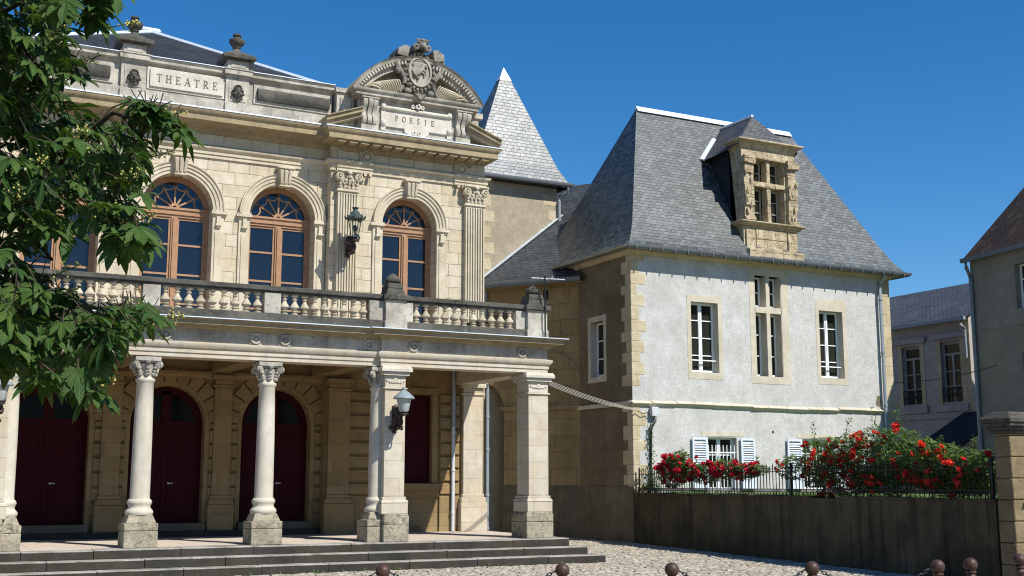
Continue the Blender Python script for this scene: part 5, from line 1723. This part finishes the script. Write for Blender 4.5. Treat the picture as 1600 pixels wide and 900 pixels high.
def bloom(m, c, r):
    """a rose: cupped petals round a tight heart"""
    ax = Vector((random.gauss(-.2, .5), random.gauss(-.6, .4), random.uniform(.3, 1))).normalized()
    t1 = ax.cross(Vector((0, 0, 1)) if abs(ax.z) < .9 else Vector((1, 0, 0))).normalized(); t2 = ax.cross(t1)
    m.blob(tuple(c), r * .5, r * .5, r * .5, 6, 4, .1)
    for ring, (rad, lift, num) in enumerate(((.55, .35, 4), (.95, .1, 5))):
        for k in range(num):
            a = 2 * PI * (k + ring * .5 + random.uniform(-.15, .15)) / num
            o = t1 * math.cos(a) + t2 * math.sin(a); sd = -t1 * math.sin(a) + t2 * math.cos(a)
            b0 = c - ax * r * .3 + o * r * .2
            m.face([m.p(*(b0 - sd * r * .25)), m.p(*(b0 + sd * r * .25)), m.p(*(c + o * r * rad + sd * r * .5 + ax * r * lift)), m.p(*(c + o * r * rad * 1.1 + ax * r * (lift + .12))), m.p(*(c + o * r * rad - sd * r * .5 + ax * r * lift))])


def rose_bush(label, petal, lumps, nleaf, nbloom, shoots, stems, seed, fallen=0):
    random.seed(seed)
    u_mid = sum(l[0] for l in lumps) / len(lumps)
    q = gF(u_mid, .55, 1.33)
    o = thing('rose_bush', label, 'rose bush', q)
    ml = MB(); mb = MB(); ms = MB()
    wts = [l[3] * l[4] * (l[5] ** .5) for l in lumps]
    def pick():
        l = random.choices(lumps, wts)[0]
        while True:
            a, b, c = random.uniform(-1, 1), random.uniform(-1, 1), random.uniform(-1, 1)
            rr = a * a + b * b + c * c
            if rr < 1: break
        k = (rr ** .5) or 1
        f = (k ** .5) / k if random.random() < .6 else 1
        return l, a * f, b * f, c * f
    for i in range(nleaf):
        l, a, b, c = pick()
        P = Vector(gF(l[0] + a * l[3], l[1] + b * l[5], l[2] + c * l[4]))
        if P.z < 1.36: continue
        base = Vector((random.gauss(0, 1), random.gauss(-.3, 1), random.gauss(0, .5))).normalized()
        nrm = Vector((random.gauss(0, .4), random.gauss(-.3, .4), 1)).normalized()
        sz = random.uniform(.035, .06)
        side = base.cross(nrm).normalized()
        leaflet(ml, P, base, nrm, sz * 1.3, sz * .42)
        leaflet(ml, P - base * sz * .3, side + base * .5, nrm, sz, sz * .38); leaflet(ml, P - base * sz * .3, -side + base * .5, nrm, sz, sz * .38)
    for i in range(nbloom):
        l, a, b, c = pick()
        b = -abs(b) if random.random() < .75 else b
        P = Vector(gF(l[0] + a * l[3], l[1] + b * l[5] - .05, l[2] + c * l[4] * .95 + .03))
        if P.z < 1.42: continue
        for j in range(random.choice((1, 1, 2, 3, 4))):
            bloom(mb, P + Vector((random.gauss(0, .06), random.gauss(0, .05), random.gauss(0, .05))), random.uniform(.045, .075))
    for (u, d, z0, h) in shoots:
        pts = [Vector(gF(u + random.uniform(-.03, .03) * k, d, z0 + h * k / 5)) for k in range(6)]
        ms.tube(pts, .008, 5, .004)
        for k in range(26):
            p = pts[0].lerp(pts[-1], .25 + .75 * random.random())
            base = Vector((random.gauss(0, 1), random.gauss(0, 1), random.gauss(.1, .4))).normalized(); nrm = Vector((random.gauss(0, .4), -.3, 1)).normalized()
            leaflet(ml, p + base * .02, base, nrm, .07, .024)
    for (u, d, h, lean) in stems:
        ms.tube([gF(u, d, 1.33), gF(u + lean * .3, d - .03, 1.33 + h * .5), gF(u + lean, d, 1.33 + h)], .016, 6, .008)
    ml.build('foliage', M['roseleaf'], o, recalc=False)
    ob_ = mb.build('blossom', M[petal], o, recalc=False); tag(ob_, kind='stuff')
    ms.build('stem', M['greenstem'], o)
    random.seed(seed + 100)
    return o


# lumps: (u along the wall, d behind its face, z, radius u, radius z, radius d)
def uy(y): return (y - WP.y) / WD.y
rose_bush('crimson climbing rose sprawling over the railing in front of the white shutters', 'crimson',
          [(uy(26.1), .35, 1.9, .75, .42, .3), (uy(25.7), .3, 2.15, .55, .3, .25), (uy(25.0), .3, 1.9, .5, .26, .25), (uy(24.3), .3, 1.85, .7, .28, .25), (uy(23.3), .3, 1.95, .65, .25, .25), (uy(22.4), .3, 1.88, .55, .2, .22), (uy(21.8), .28, 1.9, .4, .14, .2)],
          4200, 80, [(uy(25.7), .4, 2.2, .35), (uy(21.9), .3, 1.9, .3)], [(uy(25.5), .5, .9, .2), (uy(24.6), .5, .7, -.2), (uy(23.4), .45, .7, .3), (uy(22.6), .5, .6, .2), (uy(25.8), .45, .8, 0)], 3)
rose_bush('broad scarlet rose bush in the middle of the garden wall with tall leafy shoots', 'scarlet',
          [(uy(20.6), .4, 1.95, .55, .28, .3), (uy(19.6), .6, 2.1, .8, .5, .45), (uy(18.7), .6, 2.05, .8, .62, .5), (uy(17.9), .6, 2.1, .8, .66, .5), (uy(17.2), .6, 2.05, .7, .66, .5), (uy(19.0), .5, 1.7, 1.2, .35, .4), (uy(17.6), .5, 1.65, 1.0, .3, .4)],
          7600, 85, [(uy(19.9), .5, 2.3, .65), (uy(18.9), .6, 2.5, .48), (uy(17.9), .6, 2.6, .55), (uy(17.3), .6, 2.5, .62), (uy(17.0), .55, 2.5, .5)], [(uy(19.6), .6, .9, .2), (uy(18.6), .6, 1.0, -.2), (uy(17.6), .6, 1.0, .2)], 5)
rose_bush('low red rose bush spilling over the railing next to the gate pillar', 'scarlet',
          [(uy(16.4), .55, 2.0, .65, .48, .45), (uy(15.8), .5, 1.9, .6, .46, .4), (uy(15.2), .45, 1.85, .5, .42, .35), (uy(14.65), .4, 1.8, .42, .42, .3), (uy(15.4), .4, 1.62, .9, .26, .3)],
          4600, 48, [(uy(15.9), .5, 2.1, .4), (uy(15.0), .45, 2.0, .5), (uy(16.5), .5, 2.3, .3)], [(uy(16.2), .5, .8, .2), (uy(15.3), .45, .7, -.2)], 8)
random.seed(21)

# ------------------------------------------------------------------ houses at the right
fh = thing('far_house', 'grey lilac house with two tall shuttered windows beyond the pale house', 'house', (34, 34, 0))
HX = 34
FF = leftface(HX)
hw1 = (32.35, 33.25, 4.48, 6.66); hw2 = (30.45, 31.35, 4.48, 6.68)
m = MB(FF); m.wall(30.0, 42, 0, 7.5, [(*hw1, False), (*hw2, False)], .25); m.quad((30.0, 0, 0), (30.0, 8, 0), (30.0, 8, 7.5), (30.0, 0, 7.5)); m.face([m.p(30.0, 0, 7.5), m.p(30.0, 8, 7.5), m.p(30.0, 4, 9.4)])
part(m, 'wall', 'house_far', fh)
m = MB(FF)
for (a, b, z0, z1) in (hw1, hw2):
    m.box(a - .2, a, -.02, .02, z0 - .1, z1 + .1); m.box(b, b + .2, -.02, .02, z0 - .1, z1 + .1)
for k in range(22): m.box(29.995, 30.3 + .15 * (k % 2), -.015, .02, .2 + .33 * k, .5 + .33 * k)
part(m, 'window_surround', 'quoin', fh)
m = MB(FF)
for (a, b, z0, z1) in (hw1, hw2):
    m.box(a - .35, b + .35, -.14, 0, z1 + .1, z1 + .3); m.box(a - .3, b + .3, -.1, 0, z0 - .35, z0 - .1)
m.box(30, 36, -.06, 0, 3.9, 4.1)
part(m, 'lintel', 'house_far', fh)
for (a, b, z0, z1) in (hw1, hw2):
    m = MB(FF); m.box(a, a + .08, .12, .18, z0, z1); m.box(b - .08, b, .12, .18, z0, z1); m.box(a + .08, b - .08, .12, .18, z1 - .5, z1 - .42); m.box((a + b) / 2 - .05, (a + b) / 2 + .05, .12, .18, z0, z1 - .5)
    for zz in (z0 + .55, z0 + 1.1): m.box(a + .08, b - .08, .13, .17, zz, zz + .04)
    m.box(a + .08, b - .08, .12, .18, z1 - .1, z1)
    w_ = part(m, 'casement_window', 'oldframe', fh)
    m = MB(FF); m.quad((a, .16, z0), (b, .16, z0), (b, .16, z1), (a, .16, z1)); part(m, 'pane', 'glass2', w_)
    m = MB(FF)
    for k in range(9):
        u = a + (b - a) * k / 8; m.tube([(u, -.03, z0), (u, -.03, z0 + .5)], .012, 5)
    m.tube([(a, -.03, z0 + .5), (b, -.03, z0 + .5)], .02, 5)
    for k in range(6): m.arc(a + (b - a) * (k + .5) / 6, z0 + .25, [(.07, -.04), (.05, -.04), (.05, -.02), (.07, -.02)], 0, 2 * PI, 10)
    part(m, 'balconet', 'iron', w_)
m = MB(); m.quad((HX - .3, 29.85, 7.45), (HX - .3, 42, 7.45), (HX + 4, 42, 9.5), (HX + 4, 29.85, 9.5)); m.quad((HX + 8.3, 29.85, 7.45), (HX + 8.3, 42, 7.45), (HX + 4, 42, 9.5), (HX + 4, 29.85, 9.5)); part(m, 'roof', 'slate_mid', fh)
m = MB(FF); m.box(29.85, 42, -.42, -.3, 7.34, 7.46); m.tube([(30.1, -.35, 7.4), (30.1, -.3, 7.2), (30.12, -.08, 7.05), (30.12, -.08, 6.0)], .06, 8); part(m, 'gutter', 'pipe', fh)

nh = thing('near_house', 'dull grey rendered house under a brown tiled roof at the right edge', 'house', (29.6, 26.4, 0))
NP = Vector((29.97, 26.25)); ND = -Vector((.16, .987)).normalized(); NN = Vector((.987, -.16)).normalized()
def nF(u, d, z):
    q = NP + ND * u + NN * d
    return (q.x, q.y, z)
nw = [(1.95, 3.05, 6.75, 8.1), (2.05, 3.15, 3.2, 5.4), (6.2, 7.3, 6.7, 8.05), (6.2, 7.3, 3.2, 5.35)]
m = MB(nF)
m.wall(0, 11, 0, 6.0, [(*nw[1], False), (*nw[3], False)], .3); m.wall(0, 11, 6.0, 8.6, [(*nw[0], False), (*nw[2], False)], .3)
m.quad((0, 0, 0), (0, 8, 0), (0, 8, 8.6), (0, 0, 8.6)); m.quad((11, 0, 0), (11, 8, 0), (11, 8, 8.6), (11, 0, 8.6))
m.face([m.p(0, 0, 8.6), m.p(0, 8, 8.6), m.p(0, 4, 12.6)]); m.face([m.p(11, 0, 8.6), m.p(11, 8, 8.6), m.p(11, 4, 12.6)])
part(m, 'wall', 'house_near', nh)
m = MB(nF); m.box(0, 11, -.03, 0, 6.24, 6.28); part(m, 'string_course', 'house_near', nh)
for (a, b, z0, z1) in nw: casement(nF, a, b, z0, z1, .2, 3, 2, nh)
m = MB(nF); m.quad((-.05, -.2, 8.62), (11.2, -.2, 8.62), (11.2, 4, 12.75), (-.05, 4, 12.75)); m.quad((-.05, 8.2, 8.62), (11.2, 8.2, 8.62), (11.2, 4, 12.75), (-.05, 4, 12.75))
m.quad((-.05, -.2, 8.52), (11.2, -.2, 8.52), (11.2, 4, 12.65), (-.05, 4, 12.65)); m.quad((-.05, -.2, 8.52), (-.05, -.2, 8.62), (-.05, 4, 12.75), (-.05, 4, 12.65))
part(m, 'roof', 'tile', nh)
m = MB(nF); m.box(-.06, 11.2, -.33, -.19, 8.47, 8.6); m.tube([(.12, -.26, 8.5), (.12, -.24, 8.3), (.1, -.09, 8.0), (.1, -.09, 2.6)], .06, 8); part(m, 'gutter', 'zincdark', nh)
sh = thing('lean_to_shed', 'small dark lean-to roof low between the two houses at the right', 'shed', (31.5, 28.4, 0))
m = MB(); m.box(31.7, 33.9, 28.6, 30.3, 0, 2.7); part(m, 'wall', 'house_far', sh)
m = MB(); m.hexa([(31.5, 28.4, 2.75), (33.95, 28.4, 4.0), (33.95, 30.4, 4.0), (31.5, 30.4, 2.75), (31.5, 28.4, 2.83), (33.95, 28.4, 4.08), (33.95, 30.4, 4.08), (31.5, 30.4, 2.83)]); part(m, 'roof', 'slate_dark', sh)

# ------------------------------------------------------------------ bollards and chains
bpos = [(4.42, 11.31), (6.08, 10.63), (7.11, 10.2), (8.49, 9.68), (9.84, 9.28), (10.38, 9.33), (11.45, 9.59)]
blab = ['ball topped bollard before the steps, leftmost of the row, chains on both sides',
        'brown ball topped bollard just right of the end of the steps, chain on its left',
        'brown ball topped bollard with a chain on its right only, in front of bare cobbles',
        'brown ball topped bollard with chains on both sides before the foot of the dark wall',
        'brown ball topped bollard with a bright chain on its left before the dark wall',
        'brown ball topped bollard without chains, taller looking and close right of another',
        'brown ball topped bollard in front of the gate pillar, rightmost of the row']
b0 = None
for i, (x, y) in enumerate(bpos):
    if b0 is None:
        b0 = thing('bollard', blab[0], 'bollard', (x, y, 0), 'cast iron bollards along the square')
        m = MB(); m.lathe([(.09, 0), (.09, .06), (.07, .08), (.06, .14), (.052, .2), (.048, .62), (.05, .64), (.062, .655), (.062, .675), (.045, .69), (.042, .705), (.055, .715), (.055, .73), (.04, .74)], 0, 0, 18)
        m.build('post', M['bollard'], b0, (x, y, 0))
        m = MB(); m.lathe([(.001 + .072 * math.sin(PI * k / 12), .80 - .072 * math.cos(PI * k / 12)) for k in range(13)], 0, 0, 22); m.build('ball', M['bollard'], b0, (x, y, 0))
    else:
        c = dup(b0, None, (x, y, 0)); c['label'] = blab[i]
def chain(p, q, label, sag=.22):
    m = MB()
    P, Q = Vector(p), Vector(q); n = int((Q - P).length * 1.12 / .042)
    pts = [P.lerp(Q, t / n) + Vector((0, 0, -sag * 4 * (t / n) * (1 - t / n))) for t in range(n + 1)]
    for k, (a, b) in enumerate(zip(pts, pts[1:])):
        d = (b - a).normalized(); sd = d.cross(Vector((0, 0, 1))).normalized()
        if k % 2: sd = d.cross(sd).normalized()
        c = (a + b) / 2
        lp = [c + d * .03 * math.cos(t) + sd * .014 * math.sin(t) for t in [2 * PI * i / 10 for i in range(11)]]
        m.tube([tuple(v) for v in lp], .0055, 5)
    return tag(m.build('chain', M['iron']), label, 'chain', 'chains between the bollards')
bz = .79
chain((3.4, 11.75, .78), (4.42 - .068, 11.31 + .03, bz), 'dark chain leading left from the leftmost bollard')
chain((4.487, 11.28, bz), (6.013, 10.66, bz), 'dark chain hanging between the two bollards before the steps')
chain((7.177, 10.17, bz), (8.423, 9.705, bz), 'dark chain hanging between the two middle bollards')
chain((8.557, 9.655, bz), (9.773, 9.305, bz), 'dark chain hanging before the dark wall, rightmost of the chains')

# ------------------------------------------------------------------ cables, box, aerial
m = MB()
for k in range(4):
    A = Vector((12.55, 22.5, 3.82 - .03 * k)); B = Vector((18.28, 27.7, 3.62 - .008 * k))
    pts = [tuple(A.lerp(B, t / 16) + Vector((0, 0, -(.10 + .02 * k) * 4 * (t / 16) * (1 - t / 16) * .55))) for t in range(17)]
    m.tube(pts, .007, 6)
tag(m.build('cable_bundle', M['cable']), 'bundle of pale cables sagging from the portico corner to the pale house', 'cables')
jb = thing('junction_box', 'small grey junction box with hanging wires on the corner of the pale house', 'junction box', (18.82, 27.78, 3.55))
m = MB(); m.box(18.72, 18.94, 27.64, 27.785, 3.44, 3.70); m.build('case', M['plastic'], jb, bevel=.015)
m = MB()
for k in range(5):
    xa = 18.74 + .04 * k
    m.tube([(xa, 27.72, 3.44), (xa + random.uniform(-.05, .05), 27.68, 3.3), (18.72 + .015 * k, 27.76, 3.1), (18.71 + .012 * k, 27.77, 2.2), (18.71 + .012 * k, 27.77, 1.4)], .009, 5)
m.tube([(18.28, 27.72, 3.58), (18.45, 27.7, 3.5), (18.6, 27.7, 3.55), (18.74, 27.7, 3.46)], .012, 5)
m.build('wires', M['cabledark'], jb)
an = thing('aerial', 'thin dark television aerial on the corner of the balcony', 'aerial', (12.4, 22.4, 4.74))
m = MB(); m.tube([(12.4, 22.36, 4.72), (12.4, 22.36, 6.1)], .017, 6); m.build('mast', M['iron'], an)
m = MB(); m.tube([(12.1, 22.42, 6.03), (12.86, 22.3, 6.03)], .013, 6)
m.tube([(12.44, 22.1, 6.03), (12.62, 22.62, 6.05)], .012, 6)
for u in (.25, .5, .75): m.tube([(12.1 + .76 * u - .03, 22.42 - .12 * u - .12, 6.03), (12.1 + .76 * u + .03, 22.42 - .12 * u + .12, 6.03)], .007, 5)
m.build('boom', M['plastic'], an)

# ------------------------------------------------------------------ chestnut tree reaching in from the left
random.seed(77)
CR = Vector((.8878, -.4602, 0)); CF = Vector((.4602, .8878, 0))
def spot(px, py, fwd):
    """a point of the crown: fwd metres in front of the standpoint, given by its bearing and height there"""
    r = (px - 800) / 1880 * fwd; z = 1.7 + (749 - py) / 1880 * fwd * (1.0 - .0)
    return CR * r + CF * fwd + Vector((0, 0, z))


def inside(p, poly):
    x, y = p; r = False; n = len(poly)
    for i in range(n):
        x1, y1 = poly[i]; x2, y2 = poly[(i + 1) % n]
        if (y1 > y) != (y2 > y) and x < (x2 - x1) * (y - y1) / (y2 - y1) + x1: r = not r
    return r


masses = [([(-420, -260), (60, -200), (70, 20), (60, 80), (40, 120), (70, 150), (110, 165), (180, 190), (205, 215), (195, 255), (205, 300), (200, 350), (190, 370), (120, 350), (60, 370), (30, 400), (-420, 420)], 2500, 6.2, 8.2),
          ([(-420, 420), (0, 410), (40, 430), (90, 470), (130, 500), (215, 478), (240, 505), (215, 530), (150, 540), (150, 580), (152, 640), (125, 630), (100, 600), (75, 620), (40, 610), (20, 585), (-60, 600), (-420, 620)], 1000, 6.0, 7.6),
          ([(85, -70), (140, -70), (128, 0), (112, 10), (92, 0)], 30, 6.4, 7.0),
          ([(172, 146), (222, 158), (252, 182), (268, 205), (240, 200), (205, 185), (180, 170)], 52, 6.4, 7.0),
          ([(150, 350), (205, 350), (215, 385), (180, 400), (150, 385)], 44, 6.2, 7.0),
          ([(60, 70), (92, 95), (95, 115), (60, 110)], 6, 6.3, 6.9)]
tree = thing('chestnut_tree', 'leafy horse chestnut branches hanging into view over the left of the theatre', 'tree', (-2.6, 6.4, 0))
fol = MB(); uvs = []
def chest_leaf(P, axis, size):
    """palmate leaf: seven drooping leaflets round the end of a stalk"""
    axis = axis.normalized()
    up = Vector((0, 0, 1))
    s = axis.cross(up)
    if s.length < .1: s = Vector((1, 0, 0))
    s.normalize(); t = s.cross(axis).normalized()
    n = random.choice((5, 6, 7))
    for k in range(n):
        f = (k - (n - 1) / 2) / ((n - 1) / 2)
        a = f * R(115) + random.uniform(-.1, .1)
        L = size * (1 - .42 * abs(f)) * random.uniform(.9, 1.1)
        W = L * random.uniform(.17, .205)
        d = (axis * math.cos(a) + s * math.sin(a)).normalized()
        side = d.cross(t).normalized()
        droop = random.uniform(.25, .6)
        rows_ = []
        prof = ((0, .12), (.25, .5), (.5, .9), (.68, 1.0), (.85, .62), (1.0, .03))
        fold = random.uniform(.15, .5)
        for (q, w) in prof:
            c = P + d * L * q - Vector((0, 0, 1)) * droop * L * q * q * .8
            nn = t
            i0 = fol.p(*(c - side * W * w + nn * W * w * fold)); uvs.append((0.5 - .5 * w, q))
            i1 = fol.p(*c); uvs.append((.5, q))
            i2 = fol.p(*(c + side * W * w + nn * W * w * fold)); uvs.append((.5 + .5 * w, q))
            rows_.append((i0, i1, i2))
        for A, B in zip(rows_, rows_[1:]):
            fol.face([A[0], A[1], B[1], B[0]], True); fol.face([A[1], A[2], B[2], B[1]], True)


twigs = MB(); ends = []
hub = [spot(-500, 430, 7.2), spot(-300, 150, 7.2), spot(-100, 250, 7.3), spot(60, 250, 7.2), spot(-80, 0, 7.3), spot(-60, 480, 7.0), spot(80, 500, 6.9), spot(170, 505, 6.8), spot(110, 185, 6.9), spot(200, 172, 6.7), spot(110, -55, 6.8), spot(150, 330, 6.9), spot(30, 90, 7.0), spot(-250, 450, 7.1), spot(60, 400, 6.9)]
links = [(0, 1), (1, 2), (2, 3), (1, 4), (0, 13), (13, 5), (5, 6), (6, 7), (3, 8), (8, 9), (4, 10), (3, 11), (4, 12), (2, 14)]
for a, b in links:
    A, B = hub[a], hub[b]
    mid = A.lerp(B, .5) + Vector((0, 0, .08)) + Vector((random.uniform(-.05, .05), random.uniform(-.05, .05), 0))
    r0 = .06 if a in (0, 1) else .018
    twigs.tube([A, A.lerp(mid, .5), mid, mid.lerp(B, .5), B], r0, 7, r0 * .5)
for poly, n, f0, f1 in masses:
    xs = [p[0] for p in poly]; ys = [p[1] for p in poly]
    k = 0
    while k < n:
        q = (random.uniform(min(xs), max(xs)), random.uniform(min(ys), max(ys)))
        if not inside(q, poly): continue
        k += 1
        P = spot(q[0], q[1] - 14, random.uniform(f0, f1))
        ax = Vector((random.gauss(.25, .55), random.gauss(-.45, .5), random.gauss(-.55, .32)))
        chest_leaf(P, ax, random.choice((.075, .1, .125, .14, .15, .165)) * random.uniform(.88, 1.14))
        near = min(hub, key=lambda h: (h - P).length)
        if (near - P).length < .45 and random.random() < .07:
            mid = P.lerp(near, .5) + Vector((0, 0, .05))
            twigs.tube([P, mid, near], .004, 4, .008)
        else:
            back = P - ax.normalized() * .09 + Vector((0, 0, .02)); twigs.tube([P, back], .0035, 4)
fol.build('foliage', M['chestnut'], tree, recalc=False, uvs=uvs)
twigs.build('branches', M['bark'], tree)
m = MB()
base = Vector((-2.6, 6.4, 0))
m.tube([base, base + Vector((.05, .05, 1.0)), base + Vector((.1, 0, 2.0)), hub[0] + Vector((-.2, 0, -.3)), hub[0] + Vector((-.3, .2, 1.6)), hub[0] + Vector((-.2, .3, 3.4))], .24, 12, .09)
m.tube([hub[0] + Vector((-.2, 0, -.3)), hub[0]], .12, 8, .08)
m.build('trunk', M['bark'], tree)
fr = MB(); fs = MB()
fr_spots = [(172, 4, 6.6, 1), (255, 160, 6.6, 1), (95, 75, 6.6, .2), (110, 70, 6.7, .4), (120, 320, 6.5, .3), (205, 340, 6.5, .5), (150, 325, 6.4, .3), (255, 500, 6.5, 1), (60, 530, 6.3, 0), (160, 600, 6.6, .8), (145, 560, 6.6, .5), (5, 300, 6.3, 0), (235, 230, 6.6, .6), (110, 195, 6.5, .2), (50, 25, 6.6, .3), (90, 425, 6.5, .3), (195, 265, 6.5, .3), (100, 460, 6.5, .2), (40, 240, 6.5, .2), (180, 480, 6.5, .3)]
for (px, py, fw, lean) in fr_spots:
    P = spot(px - 25, py, fw)
    d = (CR * (.6 + lean * .5) + Vector((0, 0, .25)) - CF * .3 * (1 - lean)).normalized()
    L = random.uniform(.1, .17)
    fs.tube([P - d * .08, P, P + d * L], .0035, 4)
    for k in range(26):
        t = random.random()
        c = P + d * L * t + Vector((random.gauss(0, 1), random.gauss(0, 1), random.gauss(0, 1))) * (.028 * (1.1 - t * .7))
        fr.blob(tuple(c), .0062, .0062, .0062, 6, 4)
        fs.tube([P + d * L * t, c], .0015, 3)
ff = fr.build('fruit_cluster', M['fruit'], tree); tag(ff, kind='stuff')
tag(fs.build('fruit_stalk', M['greenstem'], tree), kind='stuff')

# shrub at the corner of the railing, ivy on the wires, telephone wire to the near house
random.seed(5)
sb = thing('corner_shrub', 'dark ragged shrub in the corner between the railing and the pale house', 'shrub', (18.5, 27.4, 1.34))
m = MB(); ms = MB()
for k in range(700):
    t = random.random()
    P = Vector((18.42 + random.gauss(0, .16), 27.3 + random.gauss(0, .22), 1.36 + abs(random.gauss(0, .28))))
    if k > 520: P = Vector((18.72 + random.gauss(0, .035), 27.7 + random.gauss(0, .03), random.uniform(1.4, 3.2)))
    base = Vector((random.gauss(0, 1), random.gauss(-.2, 1), random.gauss(0, .5))).normalized(); nrm = Vector((random.gauss(0, .4), random.gauss(-.3, .4), 1)).normalized()
    leaflet(m, P, base, nrm, random.uniform(.05, .09), random.uniform(.018, .03))
for k in range(6): ms.tube([(18.42 + .05 * k - .12, 27.3, 1.33), (18.4 + .06 * k - .1, 27.32, 1.6), (18.42 + .09 * k - .2, 27.3, 1.85)], .01, 5, .005)
m.build('foliage', M['chestnut'], sb, recalc=False); ms.build('stem', M['bark'], sb)
m = MB()
A = Vector((28.0, 27.75, 4.72)); B = Vector((29.35, 24.9, 5.1))
m.tube([tuple(A.lerp(B, t / 8) + Vector((0, 0, -.12 * 4 * (t / 8) * (1 - t / 8)))) for t in range(9)], .012, 5)
tag(m.build('telephone_wire', M['cabledark']), 'thin dark wire strung between the pale house corner and the near house', 'wire')

# weeds at the foot of the steps and walls
wd = MB()
for k in range(60):
    x = random.uniform(2, 13.4); y = 21.6 - random.uniform(0, .03)
    if random.random() < .35:
        x = random.uniform(17.0, 18.1); y = random.uniform(20, 30); x = right_limit(y) - .03
    for j in range(random.randint(3, 8)):
        a = random.uniform(0, 2 * PI); h = random.uniform(.02, .09)
        wd.face([wd.p(x - .006, y, 0), wd.p(x + .006, y, 0), wd.p(x + .04 * math.cos(a), y + .04 * math.sin(a), h)])
tag(wd.build('weeds', M['roseleaf'], recalc=False), 'little green weeds growing in the joints at the foot of the steps and wall', 'weeds', kind='stuff')
